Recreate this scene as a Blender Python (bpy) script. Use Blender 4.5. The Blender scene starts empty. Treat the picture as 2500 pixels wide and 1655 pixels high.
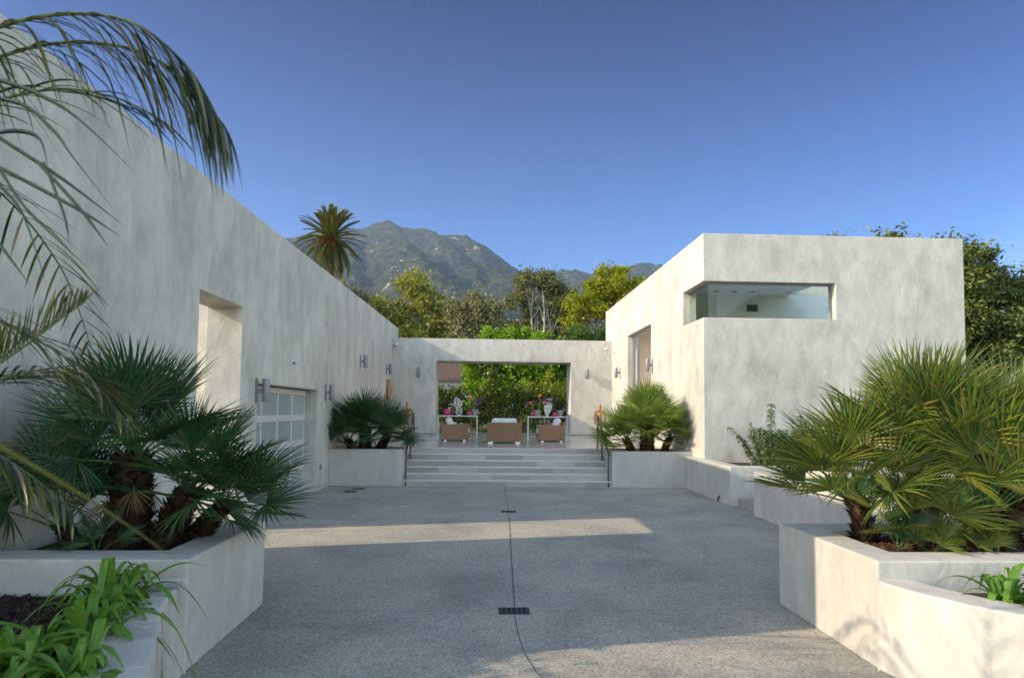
import bpy, math, random
import numpy as np
from mathutils import Vector, Matrix
R = math.radians
S = bpy.context.scene
COL = S.collection
# ------------------------------------------------------------------ camera
TH, PI_, RO, H = R(2.3), R(3.2), 0.0108, 1.85
f0 = Vector((math.sin(TH), math.cos(TH), 0)); r0 = Vector((math.cos(TH), -math.sin(TH), 0)); u0 = Vector((0, 0, 1))
f1 = f0*math.cos(PI_) + u0*math.sin(PI_); u1 = u0*math.cos(PI_) - f0*math.sin(PI_)
rr = r0*math.cos(RO) + u1*math.sin(RO); uu = u1*math.cos(RO) - r0*math.sin(RO)
cd = bpy.data.cameras.new('camera'); cam = bpy.data.objects.new('camera', cd); COL.objects.link(cam)
cam.matrix_world = Matrix(((rr.x, uu.x, -f1.x, 0), (rr.y, uu.y, -f1.y, 0), (rr.z, uu.z, -f1.z, H), (0, 0, 0, 1)))
cd.sensor_width = 36; cd.lens = 1600/2500*36; cd.shift_y = 84.5/2500; cd.clip_start = 0.05; cd.clip_end = 20000
cd.dof.use_dof = True; cd.dof.focus_distance = 14.0; cd.dof.aperture_fstop = 3.2
S.camera = cam
# ------------------------------------------------------------------ light
PHI, EL = R(12.0), R(25.7)
w = bpy.data.worlds.new('World'); S.world = w; w.use_nodes = True
nt = w.node_tree; bg = nt.nodes['Background']
sky = nt.nodes.new('ShaderNodeTexSky'); sky.sky_type = 'NISHITA'; sky.sun_disc = False
sky.sun_elevation = EL; sky.sun_rotation = R(258); sky.air_density = 1.0; sky.dust_density = 0.3; sky.ozone_density = 3.0; sky.altitude = 100
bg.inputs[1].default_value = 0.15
# sky scaled by direction: deeper blue ahead, brightened behind the camera to lift shaded walls
def _m(op, a_, b_=None, clamp=False):
    n = nt.nodes.new('ShaderNodeMath'); n.operation = op; n.use_clamp = clamp
    for i, v in enumerate((a_, b_)):
        if v is None: continue
        if isinstance(v, (int, float)): n.inputs[i].default_value = v
        else: nt.links.new(v, n.inputs[i])
    return n.outputs[0]
def _mix(fac, a_, b_, mode='MIX'):
    n = nt.nodes.new('ShaderNodeMix'); n.data_type = 'RGBA'; n.blend_type = mode
    for i, v in ((0, fac), (6, a_), (7, b_)):
        if isinstance(v, (int, float)): n.inputs[i].default_value = v
        elif isinstance(v, tuple): n.inputs[i].default_value = (*v, 1)
        else: nt.links.new(v, n.inputs[i])
    return n.outputs[2]
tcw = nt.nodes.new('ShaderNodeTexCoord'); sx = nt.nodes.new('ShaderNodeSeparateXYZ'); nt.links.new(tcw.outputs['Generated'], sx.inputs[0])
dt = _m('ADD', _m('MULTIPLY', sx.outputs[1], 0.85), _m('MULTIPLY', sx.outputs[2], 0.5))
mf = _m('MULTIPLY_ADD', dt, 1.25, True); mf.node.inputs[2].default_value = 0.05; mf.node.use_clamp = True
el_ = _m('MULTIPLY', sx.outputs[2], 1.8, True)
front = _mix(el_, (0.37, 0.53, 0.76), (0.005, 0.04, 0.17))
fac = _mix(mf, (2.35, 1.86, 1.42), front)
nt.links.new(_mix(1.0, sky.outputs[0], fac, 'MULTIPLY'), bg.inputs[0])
sl = bpy.data.lights.new('sun', 'SUN'); sl.energy = 2.8; sl.angle = R(0.5); sl.color = (1.0, 0.85, 0.62)
so = bpy.data.objects.new('sun', sl); COL.objects.link(so)
so.rotation_euler = Vector((math.cos(PHI)*math.cos(EL), math.sin(PHI)*math.cos(EL), -math.sin(EL))).to_track_quat('-Z', 'Y').to_euler()
so.location = (-30, -8, 20)
S.view_settings.view_transform = 'Standard'; S.view_settings.look = 'None'; S.view_settings.exposure = 1.3; S.view_settings.gamma = 1
S.render.engine = 'CYCLES'
S.cycles.max_bounces = 8; S.cycles.transparent_max_bounces = 12; S.cycles.diffuse_bounces = 6
# ------------------------------------------------------------------ helpers
def tag(o, label=None, cat=None, group=None, kind=None):
    if label: o['label'] = label
    if cat: o['category'] = cat
    if group: o['group'] = group
    if kind: o['kind'] = kind
    return o
def thing(name, label, cat, loc=(0, 0, 0), group=None, rz=0):
    o = bpy.data.objects.new(name, None); COL.objects.link(o); o.location = loc; o.rotation_euler = (0, 0, rz)
    o.empty_display_size = 0.2
    return tag(o, label, cat, group)
def link(name, me, parent=None, mw=None):
    o = bpy.data.objects.new(name, me); COL.objects.link(o)
    if parent: o.parent = parent
    if mw is not None: o.matrix_local = mw
    return o
class MB:
    def __init__(s): s.v = []; s.f = []; s.m = []
    def add(s, vs, fs, mi=0):
        b = len(s.v); s.v += [tuple(p) for p in vs]; s.f += [tuple(i+b for i in q) for q in fs]; s.m += [mi]*len(fs)
        return s
    def box(s, x0, x1, y0, y1, z0, z1, mi=0):
        return s.add([(x0,y0,z0),(x1,y0,z0),(x1,y1,z0),(x0,y1,z0),(x0,y0,z1),(x1,y0,z1),(x1,y1,z1),(x0,y1,z1)],
                     [(0,3,2,1),(4,5,6,7),(0,1,5,4),(1,2,6,5),(2,3,7,6),(3,0,4,7)], mi)
    def tube(s, pts, rad, n=8, mi=0, cap=True):
        pts = [Vector(p) for p in pts]
        if not hasattr(rad, '__len__'): rad = [rad]*len(pts)
        vs = []; fs = []
        ref = Vector((0.31, 0.17, 0.93))
        for i, p in enumerate(pts):
            t = (pts[min(i+1, len(pts)-1)] - pts[max(i-1, 0)]).normalized()
            a = t.cross(ref)
            if a.length < 1e-3: a = t.cross(Vector((1, 0, 0)))
            a.normalize(); b = t.cross(a)
            for k in range(n):
                an = 2*math.pi*k/n
                vs.append(p + (a*math.cos(an) + b*math.sin(an))*rad[i])
        for i in range(len(pts)-1):
            for k in range(n):
                k2 = (k+1) % n
                fs.append((i*n+k, (i+1)*n+k, (i+1)*n+k2, i*n+k2))
        if cap:
            fs.append(tuple(range(n))); fs.append(tuple(reversed(range((len(pts)-1)*n, len(pts)*n))))
        return s.add(vs, fs, mi)
    def lathe(s, prof, c=(0, 0, 0), n=20, mi=0):   # prof: (r, z)
        vs = []; fs = []
        for r_, z in prof:
            for k in range(n):
                an = 2*math.pi*k/n
                vs.append((c[0]+r_*math.cos(an), c[1]+r_*math.sin(an), c[2]+z))
        for i in range(len(prof)-1):
            for k in range(n):
                k2 = (k+1) % n
                fs.append((i*n+k, i*n+k2, (i+1)*n+k2, (i+1)*n+k))
        fs.append(tuple(reversed(range(n)))); fs.append(tuple(range((len(prof)-1)*n, len(prof)*n)))
        return s.add(vs, fs, mi)
    def prism(s, poly, z0, z1, mi=0):
        n = len(poly); b = [(x, y, z0) for x, y in poly] + [(x, y, z1) for x, y in poly]
        return s.add(b, [tuple(reversed(range(n))), tuple(range(n, 2*n))] + [(i, (i+1) % n, n+(i+1) % n, n+i) for i in range(n)], mi)
    def build(s, name, mat, parent=None, smooth=False, bevel=0, mw=None):
        me = bpy.data.meshes.new(name); me.from_pydata(s.v, [], s.f)
        for m in (mat if isinstance(mat, (list, tuple)) else [mat]): me.materials.append(m)
        me.polygons.foreach_set('material_index', s.m)
        if smooth: me.polygons.foreach_set('use_smooth', [True]*len(s.f))
        me.validate(); me.update()
        o = link(name, me, parent, mw)
        if bevel:
            md = o.modifiers.new('bevel', 'BEVEL'); md.width = bevel; md.segments = 2; md.limit_method = 'ANGLE'; md.angle_limit = R(40)
        return o
def vox(xs, ys, zs, occ, zmap=None):          # solid made of the occupied cells of a grid: only its outer skin, with shared corners
    mb = MB(); idx = {}
    nx, ny, nz = len(xs)-1, len(ys)-1, len(zs)-1
    O = lambda i, j, k: 0 <= i < nx and 0 <= j < ny and 0 <= k < nz and occ(i, j, k)
    def V(i, j, k):
        if (i, j, k) not in idx:
            z = zs[k]
            if zmap and z is None: z = zmap(xs[i], ys[j])
            idx[(i, j, k)] = len(mb.v); mb.v.append((xs[i], ys[j], z))
        return idx[(i, j, k)]
    def F(*c): mb.f.append(tuple(V(*q) for q in c)); mb.m.append(0)
    for i in range(nx):
        for j in range(ny):
            for k in range(nz):
                if not O(i, j, k): continue
                if not O(i-1, j, k): F((i,j,k),(i,j,k+1),(i,j+1,k+1),(i,j+1,k))
                if not O(i+1, j, k): F((i+1,j,k),(i+1,j+1,k),(i+1,j+1,k+1),(i+1,j,k+1))
                if not O(i, j-1, k): F((i,j,k),(i+1,j,k),(i+1,j,k+1),(i,j,k+1))
                if not O(i, j+1, k): F((i,j+1,k),(i,j+1,k+1),(i+1,j+1,k+1),(i+1,j+1,k))
                if not O(i, j, k-1): F((i,j,k),(i,j+1,k),(i+1,j+1,k),(i+1,j,k))
                if not O(i, j, k+1): F((i,j,k+1),(i+1,j,k+1),(i+1,j+1,k+1),(i,j+1,k+1))
    return mb
def npmesh(name, verts, quads, mat, smooth=False):
    me = bpy.data.meshes.new(name); n = len(quads); k = quads.shape[1]
    me.vertices.add(len(verts)); me.vertices.foreach_set('co', np.asarray(verts, np.float32).ravel())
    me.loops.add(n*k); me.loops.foreach_set('vertex_index', np.asarray(quads, np.int32).ravel())
    me.polygons.add(n); me.polygons.foreach_set('loop_start', np.arange(n, dtype=np.int32)*k)
    me.update(calc_edges=True)
    if smooth: me.polygons.foreach_set('use_smooth', [True]*n)
    me.materials.append(mat)
    return me
# ------------------------------------------------------------------ materials
def newmat(name):
    m = bpy.data.materials.new(name); m.use_nodes = True
    return m, m.node_tree, m.node_tree.nodes['Principled BSDF']
def N(nt, t, **kw):
    n = nt.nodes.new(t)
    for k, v in kw.items():
        if k in n.inputs.keys() if isinstance(k, str) else False: n.inputs[k].default_value = v
        else: setattr(n, k, v)
    return n
def ramp(nt, fac, stops):
    n = nt.nodes.new('ShaderNodeValToRGB'); e = n.color_ramp.elements
    while len(e) < len(stops): e.new(0.5)
    for i, (p, c) in enumerate(stops): e[i].position = p; e[i].color = (*c, 1)
    nt.links.new(fac, n.inputs[0]); return n.outputs[0]
def tex(nt, kind='ShaderNodeTexNoise', scale=(1, 1, 1), off=(0, 0, 0), **kw):
    tc = nt.nodes.new('ShaderNodeTexCoord'); mp = nt.nodes.new('ShaderNodeMapping')
    mp.inputs['Scale'].default_value = scale; mp.inputs['Location'].default_value = off
    nt.links.new(tc.outputs['Object'], mp.inputs[0])
    n = nt.nodes.new(kind)
    for k, v in kw.items():
        if k in n.inputs.keys(): n.inputs[k].default_value = v
        else: setattr(n, k, v)
    nt.links.new(mp.outputs[0], n.inputs['Vector']); return n
def mixc(nt, a, b, fac, mode='MIX'):
    n = nt.nodes.new('ShaderNodeMix'); n.data_type = 'RGBA'; n.blend_type = mode
    for sock, v in ((n.inputs[6], a), (n.inputs[7], b), (n.inputs[0], fac)):
        if hasattr(v, 'is_linked') or hasattr(v, 'links'): nt.links.new(v, sock)
        elif isinstance(v, (int, float)): sock.default_value = v
        else: sock.default_value = (*v, 1)
    return n.outputs[2]
def bump(nt, bs, h, strength=0.2, dist=0.02):
    b = nt.nodes.new('ShaderNodeBump'); b.inputs['Strength'].default_value = strength; b.inputs['Distance'].default_value = dist
    nt.links.new(h, b.inputs['Height']); nt.links.new(b.outputs[0], bs.inputs['Normal']); return b
def plain(name, col, rough=0.5, metal=0.0, var=0.12, scale=6.0, bmp=0.0, bscale=60):
    m, nt, bs = newmat(name)
    n = tex(nt, Scale=scale, Detail=5.0)
    c = ramp(nt, n.outputs[0], [(0.3, tuple(max(0, x*(1-var)) for x in col)), (0.7, tuple(min(1, x*(1+var)) for x in col))])
    nt.links.new(c, bs.inputs['Base Color']); bs.inputs['Roughness'].default_value = rough; bs.inputs['Metallic'].default_value = metal
    if bmp:
        b = tex(nt, Scale=bscale, Detail=4.0); bump(nt, bs, b.outputs[0], bmp, 0.01)
    return m
def stucco(name, col=(0.60, 0.585, 0.55), lo=0.80):
    m, nt, bs = newmat(name)
    a = tex(nt, scale=(1.0, 1.0, 0.6), Scale=1.0, Detail=6.0, Roughness=0.58, Distortion=0.25)
    b = tex(nt, scale=(2.6, 2.6, 1.3), off=(5, 3, 2), Scale=1.3, Detail=8.0, Roughness=0.62, Distortion=0.5)
    mx = mixc(nt, a.outputs[0], b.outputs[0], 0.5)
    c = ramp(nt, mx, [(0.38, tuple(x*lo for x in col)), (0.5, tuple(x*0.93 for x in col)), (0.60, tuple(min(1, x*1.07) for x in col))])
    tr_ = tex(nt, scale=(3.2, 3.2, 2.2), off=(7, 1, 4), Scale=2.4, Detail=7.0, Roughness=0.7, Distortion=1.4)
    c = mixc(nt, c, ramp(nt, tr_.outputs[0], [(0.36, (0.86, 0.86, 0.85)), (0.5, (0.98, 0.98, 0.98)), (0.66, (1.07, 1.07, 1.06))]), 0.5, 'MULTIPLY')
    g = tex(nt, scale=(1, 1, 1), Scale=90.0, Detail=3.0)
    c2 = mixc(nt, c, ramp(nt, g.outputs[0], [(0.3, (0.9, 0.9, 0.9)), (0.7, (1, 1, 1))]), 0.6, 'MULTIPLY')
    nt.links.new(c2, bs.inputs['Base Color']); bs.inputs['Roughness'].default_value = 0.75
    bs.inputs['Specular IOR Level'].default_value = 0.25
    h = tex(nt, scale=(2.0, 2.0, 1.2), off=(1, 2, 3), Scale=1.5, Detail=9.0, Roughness=0.62, Distortion=1.2)
    bump(nt, bs, h.outputs[0], 0.26, 0.05)
    return m
def leafmat(name, cols, rough=0.45, trans=0.3, spec=0.35):
    m, nt, bs = newmat(name)
    ge = nt.nodes.new('ShaderNodeNewGeometry')
    c = ramp(nt, ge.outputs['Random Per Island'], [(i/max(1, len(cols)-1), q) for i, q in enumerate(cols)])
    nt.links.new(c, bs.inputs['Base Color']); bs.inputs['Roughness'].default_value = rough; bs.inputs['Specular IOR Level'].default_value = spec
    tr = nt.nodes.new('ShaderNodeBsdfTranslucent')
    hs = nt.nodes.new('ShaderNodeHueSaturation'); hs.inputs['Saturation'].default_value = 1.15; hs.inputs['Value'].default_value = 1.3
    nt.links.new(c, hs.inputs['Color']); nt.links.new(hs.outputs[0], tr.inputs[0])
    mx = nt.nodes.new('ShaderNodeMixShader'); mx.inputs[0].default_value = trans
    nt.links.new(bs.outputs[0], mx.inputs[1]); nt.links.new(tr.outputs[0], mx.inputs[2])
    nt.links.new(mx.outputs[0], nt.nodes['Material Output'].inputs[0])
    return m
def glassmat(name, tint, ior=1.5, rough=0.0):
    m, nt, bs = newmat(name)
    t = nt.nodes.new('ShaderNodeBsdfTransparent'); t.inputs[0].default_value = (*tint, 1)
    g = nt.nodes.new('ShaderNodeBsdfGlossy'); g.inputs['Roughness'].default_value = rough
    fr = nt.nodes.new('ShaderNodeFresnel'); fr.inputs[0].default_value = ior
    mu = nt.nodes.new('ShaderNodeMath'); mu.operation = 'MULTIPLY_ADD'; mu.inputs[1].default_value = 0.8; mu.inputs[2].default_value = 0.015
    nt.links.new(fr.outputs[0], mu.inputs[0])
    ge = nt.nodes.new('ShaderNodeNewGeometry'); iv = nt.nodes.new('ShaderNodeMath'); iv.operation = 'SUBTRACT'; iv.inputs[0].default_value = 1.0; nt.links.new(ge.outputs['Backfacing'], iv.inputs[1])
    fa = nt.nodes.new('ShaderNodeMath'); fa.operation = 'MULTIPLY'; nt.links.new(mu.outputs[0], fa.inputs[0]); nt.links.new(iv.outputs[0], fa.inputs[1])
    mx = nt.nodes.new('ShaderNodeMixShader')
    nt.links.new(fa.outputs[0], mx.inputs[0]); nt.links.new(t.outputs[0], mx.inputs[1]); nt.links.new(g.outputs[0], mx.inputs[2])
    nt.links.new(mx.outputs[0], nt.nodes['Material Output'].inputs[0])
    return m
M = {}
M['stucco'] = stucco('stucco', (0.58, 0.548, 0.48), 0.74)
M['stucco_planter'] = stucco('planter_stucco', (0.54, 0.51, 0.455), 0.85)
M['interior'] = plain('interior_paint', (0.90, 0.90, 0.88), 0.8, var=0.02)
M['interior_warm'] = plain('interior_warm_paint', (0.80, 0.73, 0.63), 0.8, var=0.03)
M['alu'] = plain('brushed_aluminium', (0.55, 0.55, 0.57), 0.35, 0.85, 0.06, 20)
M['lampmetal'] = plain('lamp_grey_metal', (0.24, 0.24, 0.26), 0.5, 0.5, 0.06, 20)
M['darkmetal'] = plain('dark_grey_metal', (0.10, 0.105, 0.12), 0.4, 0.6, 0.1, 15)
M['frost'] = plain('frosted_glass', (0.33, 0.37, 0.36), 0.22, 0.0, 0.05, 1.2)
M['doorframe'] = plain('pale_anodised_frame', (0.56, 0.56, 0.55), 0.4, 0.1, 0.03)
M['glass'] = glassmat('window_glass', (0.92, 0.975, 0.955))
M['clear'] = glassmat('clear_glass', (0.93, 0.95, 0.95))
M['white'] = plain('white_lacquer', (0.62, 0.62, 0.61), 0.4, var=0.03)
M['cushion'] = plain('pale_cushion_fabric', (0.66, 0.66, 0.66), 0.9, var=0.06, bmp=0.2, bscale=120)
M['iron'] = plain('cast_iron', (0.05, 0.048, 0.05), 0.6, 0.4, 0.3, 30)
M['hole'] = plain('drain_hole_black', (0.01, 0.01, 0.01), 0.9)
M['pink'] = plain('pink_glazed_ceramic', (0.62, 0.035, 0.15), 0.2, var=0.1)
M['bucket'] = plain('galvanised_bucket', (0.50, 0.50, 0.49), 0.4, 0.5, 0.1)
M['petal_purple'] = leafmat('purple_petals', [(0.20, 0.05, 0.24), (0.32, 0.10, 0.34), (0.42, 0.18, 0.42)], 0.5, 0.3)
M['petal_orange'] = leafmat('orange_petals', [(0.7, 0.22, 0.03), (0.8, 0.35, 0.04)], 0.5, 0.3)
M['petal_coral'] = leafmat('coral_petals', [(0.75, 0.16, 0.09), (0.8, 0.25, 0.15)], 0.5, 0.3)
M['petal_red'] = leafmat('red_petals', [(0.5, 0.03, 0.06), (0.65, 0.06, 0.12)], 0.5, 0.3)
M['orange_fruit'] = plain('orange_peel', (0.85, 0.32, 0.02), 0.45)
M['house_white'] = plain('house_white_wall', (0.6, 0.6, 0.6), 0.8)
def wood(name, col):
    m, nt, bs = newmat(name)
    n = tex(nt, scale=(6, 6, 1.2), Scale=3.0, Detail=6.0, Distortion=1.0)
    nt.links.new(ramp(nt, n.outputs[0], [(0.3, tuple(x*0.65 for x in col)), (0.7, tuple(x*1.2 for x in col))]), bs.inputs['Base Color'])
    bs.inputs['Roughness'].default_value = 0.6; bump(nt, bs, n.outputs[0], 0.3, 0.01); return m
M['carved'] = wood('carved_wood', (0.42, 0.20, 0.09))
def wicker():
    m, nt, bs = newmat('woven_tan_wicker')
    b = tex(nt, 'ShaderNodeTexBrick', scale=(1, 1, 1), Scale=30.0)
    b.inputs['Color1'].default_value = (0.36, 0.20, 0.11, 1); b.inputs['Color2'].default_value = (0.30, 0.165, 0.09, 1); b.inputs['Mortar'].default_value = (0.2, 0.105, 0.055, 1)
    b.inputs['Mortar Size'].default_value = 0.03
    n = tex(nt, Scale=2.0, Detail=4.0)
    c = mixc(nt, b.outputs[0], ramp(nt, n.outputs[0], [(0.3, (0.82, 0.82, 0.82)), (0.7, (1, 1, 1))]), 1.0, 'MULTIPLY')
    nt.links.new(c, bs.inputs['Base Color']); bs.inputs['Roughness'].default_value = 0.6; bump(nt, bs, b.outputs[1], 0.3, 0.005); return m
M['wicker'] = wicker()
def aggregate():
    m, nt, bs = newmat('exposed_aggregate_concrete')
    v = tex(nt, 'ShaderNodeTexVoronoi', Scale=95.0); v2 = tex(nt, 'ShaderNodeTexVoronoi', off=(3, 1, 0), Scale=48.0)
    hsv = nt.nodes.new('ShaderNodeSeparateColor'); nt.links.new(v.outputs['Color'], hsv.inputs[0])
    peb = ramp(nt, hsv.outputs[0], [(0.0, (0.05, 0.049, 0.047)), (0.15, (0.19, 0.178, 0.152)), (0.5, (0.41, 0.375, 0.305)), (0.85, (0.55, 0.505, 0.41)), (1.0, (0.70, 0.67, 0.60))])
    h2 = nt.nodes.new('ShaderNodeSeparateColor'); nt.links.new(v2.outputs['Color'], h2.inputs[0])
    peb2 = ramp(nt, h2.outputs[1], [(0.0, (0.08, 0.078, 0.075)), (0.12, (0.275, 0.255, 0.21)), (0.8, (0.43, 0.395, 0.32)), (1.0, (0.55, 0.53, 0.47))])
    big = tex(nt, Scale=0.8, Detail=6.0, Roughness=0.6, Distortion=0.5)
    c = mixc(nt, peb, peb2, 0.45)
    c = mixc(nt, c, (0.385, 0.35, 0.28), 0.25)
    c = mixc(nt, c, ramp(nt, big.outputs[0], [(0.28, (0.68, 0.68, 0.69)), (0.5, (0.95, 0.95, 0.95)), (0.72, (1.16, 1.13, 1.07))]), 1.0, 'MULTIPLY')
    nt.links.new(c, bs.inputs['Base Color']); bs.inputs['Roughness'].default_value = 0.75; bs.inputs['Specular IOR Level'].default_value = 0.3
    bump(nt, bs, v.outputs['Distance'], 0.45, 0.006); return m
M['aggregate'] = aggregate()
def slabs():
    m, nt, bs = newmat('stone_step_slabs')
    tc = nt.nodes.new('ShaderNodeTexCoord'); sp = nt.nodes.new('ShaderNodeSeparateXYZ'); nt.links.new(tc.outputs['Object'], sp.inputs[0])
    zz = N(nt, 'ShaderNodeMath', operation='MULTIPLY_ADD'); nt.links.new(sp.outputs[2], zz.inputs[0]); zz.inputs[1].default_value = 6.976; zz.inputs[2].default_value = -0.02
    zf = N(nt, 'ShaderNodeMath', operation='FLOOR'); nt.links.new(zz.outputs[0], zf.inputs[0])
    xo = N(nt, 'ShaderNodeMath', operation='MULTIPLY_ADD'); nt.links.new(zf.outputs[0], xo.inputs[0]); xo.inputs[1].default_value = 0.37; nt.links.new(sp.outputs[0], xo.inputs[2])
    xs = N(nt, 'ShaderNodeMath', operation='MULTIPLY'); nt.links.new(xo.outputs[0], xs.inputs[0]); xs.inputs[1].default_value = 1.05
    xf = N(nt, 'ShaderNodeMath', operation='FLOOR'); nt.links.new(xs.outputs[0], xf.inputs[0])
    cb = nt.nodes.new('ShaderNodeCombineXYZ'); nt.links.new(xf.outputs[0], cb.inputs[0]); nt.links.new(zf.outputs[0], cb.inputs[1])
    wn = nt.nodes.new('ShaderNodeTexWhiteNoise'); nt.links.new(cb.outputs[0], wn.inputs['Vector'])
    c = ramp(nt, wn.outputs[0], [(0.0, (0.33, 0.29, 0.245)), (0.5, (0.41, 0.365, 0.31)), (1.0, (0.50, 0.455, 0.385))])
    n = tex(nt, scale=(1, 4, 4), Scale=5.0, Detail=6.0)
    c = mixc(nt, c, ramp(nt, n.outputs[0], [(0.3, (0.86, 0.86, 0.86)), (0.7, (1.05, 1.05, 1.05))]), 1.0, 'MULTIPLY')
    nt.links.new(c, bs.inputs['Base Color']); bs.inputs['Roughness'].default_value = 0.55; return m
M['slabs'] = slabs()
M['nosing'] = plain('pale_stone_tread', (0.62, 0.60, 0.55), 0.5, var=0.06)
M['terrace'] = plain('polished_concrete', (0.50, 0.475, 0.43), 0.16, var=0.08, scale=1.2)
M['joint'] = plain('joint_dark', (0.07, 0.068, 0.065), 0.9)
M['soil'] = plain('dark_mulch', (0.022, 0.016, 0.012), 0.95, var=0.5, scale=30, bmp=1.0, bscale=45)
M['chip'] = leafmat('mulch_chips', [(0.012, 0.009, 0.007), (0.035, 0.024, 0.017), (0.06, 0.042, 0.03), (0.02, 0.014, 0.01), (0.12, 0.085, 0.06)], 0.9, 0.0, 0.1)
M['soil_red'] = plain('red_bark_mulch', (0.11, 0.05, 0.026), 0.95, var=0.5, scale=30, bmp=1.0, bscale=45)
M['chip_red'] = leafmat('bark_chips', [(0.08, 0.032, 0.016), (0.17, 0.075, 0.036), (0.05, 0.025, 0.015), (0.26, 0.15, 0.08)], 0.9, 0.0, 0.1)
M['earth'] = plain('earth', (0.085, 0.08, 0.045), 0.95, var=0.3, scale=0.05)
M['lawn'] = plain('lawn_base', (0.035, 0.085, 0.02), 0.9, var=0.3, scale=4)
M['blade'] = leafmat('grass_blades', [(0.03, 0.10, 0.018), (0.055, 0.15, 0.025), (0.08, 0.19, 0.03)], 0.5, 0.3)
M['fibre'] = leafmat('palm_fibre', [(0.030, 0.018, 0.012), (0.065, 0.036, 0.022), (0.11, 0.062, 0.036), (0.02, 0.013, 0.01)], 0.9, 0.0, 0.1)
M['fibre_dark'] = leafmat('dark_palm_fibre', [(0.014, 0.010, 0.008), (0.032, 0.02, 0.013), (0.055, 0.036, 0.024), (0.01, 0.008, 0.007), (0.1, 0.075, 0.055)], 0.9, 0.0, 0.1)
M['bark'] = plain('grey_brown_bark', (0.16, 0.12, 0.085), 0.9, var=0.35, scale=6, bmp=0.6, bscale=12)
M['palebark'] = plain('pale_bark', (0.46, 0.42, 0.36), 0.8, var=0.25, scale=3)
M['greenstem'] = plain('green_stem', (0.07, 0.13, 0.035), 0.5, var=0.2)
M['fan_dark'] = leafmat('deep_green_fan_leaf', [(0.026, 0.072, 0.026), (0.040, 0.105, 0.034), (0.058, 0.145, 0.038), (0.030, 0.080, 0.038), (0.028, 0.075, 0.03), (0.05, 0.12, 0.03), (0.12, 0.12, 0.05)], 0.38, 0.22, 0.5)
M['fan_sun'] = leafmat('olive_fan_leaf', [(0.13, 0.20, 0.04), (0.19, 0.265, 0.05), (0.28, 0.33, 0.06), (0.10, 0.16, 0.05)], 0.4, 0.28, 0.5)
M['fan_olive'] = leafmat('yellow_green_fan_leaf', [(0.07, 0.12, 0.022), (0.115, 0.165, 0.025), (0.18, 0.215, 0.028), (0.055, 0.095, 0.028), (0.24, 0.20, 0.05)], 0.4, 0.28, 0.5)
M['feather'] = leafmat('feather_palm_leaf', [(0.022, 0.040, 0.014), (0.04, 0.062, 0.018), (0.12, 0.12, 0.022), (0.05, 0.075, 0.022), (0.03, 0.05, 0.02), (0.24, 0.20, 0.13)], 0.35, 0.22, 0.55)
M['feather_dark'] = leafmat('dark_feather_leaf', [(0.012, 0.026, 0.010), (0.022, 0.045, 0.014), (0.03, 0.055, 0.018)], 0.35, 0.18, 0.5)
M['feather_dry'] = leafmat('half_dry_feather_leaf', [(0.04, 0.07, 0.02), (0.075, 0.10, 0.025), (0.13, 0.13, 0.04), (0.03, 0.05, 0.018), (0.05, 0.08, 0.022), (0.30, 0.24, 0.15)], 0.4, 0.2, 0.4)
M['strap'] = leafmat('bright_strap_leaf', [(0.06, 0.175, 0.022), (0.10, 0.25, 0.03), (0.16, 0.30, 0.04), (0.05, 0.145, 0.03), (0.22, 0.30, 0.06)], 0.42, 0.32, 0.35)
M['canary'] = leafmat('date_palm_leaf', [(0.06, 0.09, 0.03), (0.10, 0.13, 0.03), (0.20, 0.19, 0.03), (0.05, 0.07, 0.03), (0.26, 0.21, 0.04)], 0.45, 0.2)
M['date'] = leafmat('orange_date_stalk', [(0.55, 0.16, 0.025), (0.65, 0.24, 0.03), (0.4, 0.12, 0.03)], 0.6, 0.1)
M['t_olive'] = leafmat('olive_eucalyptus_leaf', [(0.19, 0.215, 0.045), (0.28, 0.295, 0.055), (0.38, 0.365, 0.07), (0.13, 0.155, 0.045)], 0.5, 0.3)
M['t_grey'] = leafmat('grey_green_leaf', [(0.14, 0.155, 0.06), (0.21, 0.22, 0.085), (0.31, 0.30, 0.15), (0.10, 0.115, 0.05)], 0.5, 0.25)
M['t_dark'] = leafmat('dark_olive_leaf', [(0.12, 0.135, 0.05), (0.19, 0.20, 0.065), (0.25, 0.25, 0.09), (0.095, 0.105, 0.042)], 0.5, 0.25)
M['t_yellow'] = leafmat('yellow_green_leaf', [(0.17, 0.22, 0.018), (0.27, 0.31, 0.022), (0.38, 0.38, 0.03), (0.12, 0.165, 0.02)], 0.45, 0.35)
M['t_lime'] = leafmat('lime_leaf', [(0.15, 0.27, 0.02), (0.22, 0.36, 0.025), (0.30, 0.43, 0.035)], 0.45, 0.35)
M['t_green'] = leafmat('mid_green_leaf', [(0.045, 0.095, 0.018), (0.075, 0.14, 0.022), (0.11, 0.18, 0.03)], 0.45, 0.3)
M['t_oak'] = leafmat('evergreen_oak_leaf', [(0.08, 0.11, 0.03), (0.13, 0.165, 0.04), (0.19, 0.215, 0.045), (0.055, 0.08, 0.026)], 0.45, 0.2)
M['t_hedge'] = leafmat('hedge_leaf', [(0.035, 0.06, 0.014), (0.085, 0.125, 0.022), (0.14, 0.185, 0.03), (0.22, 0.25, 0.045), (0.025, 0.04, 0.012)], 0.4, 0.25)
M['t_silver'] = leafmat('silvery_shrub_leaf', [(0.10, 0.14, 0.06), (0.16, 0.21, 0.10), (0.26, 0.30, 0.17), (0.07, 0.10, 0.045)], 0.45, 0.25)
M['t_bronze'] = leafmat('bronze_leaf', [(0.35, 0.17, 0.02), (0.45, 0.26, 0.03), (0.2, 0.13, 0.02)], 0.5, 0.3)
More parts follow.
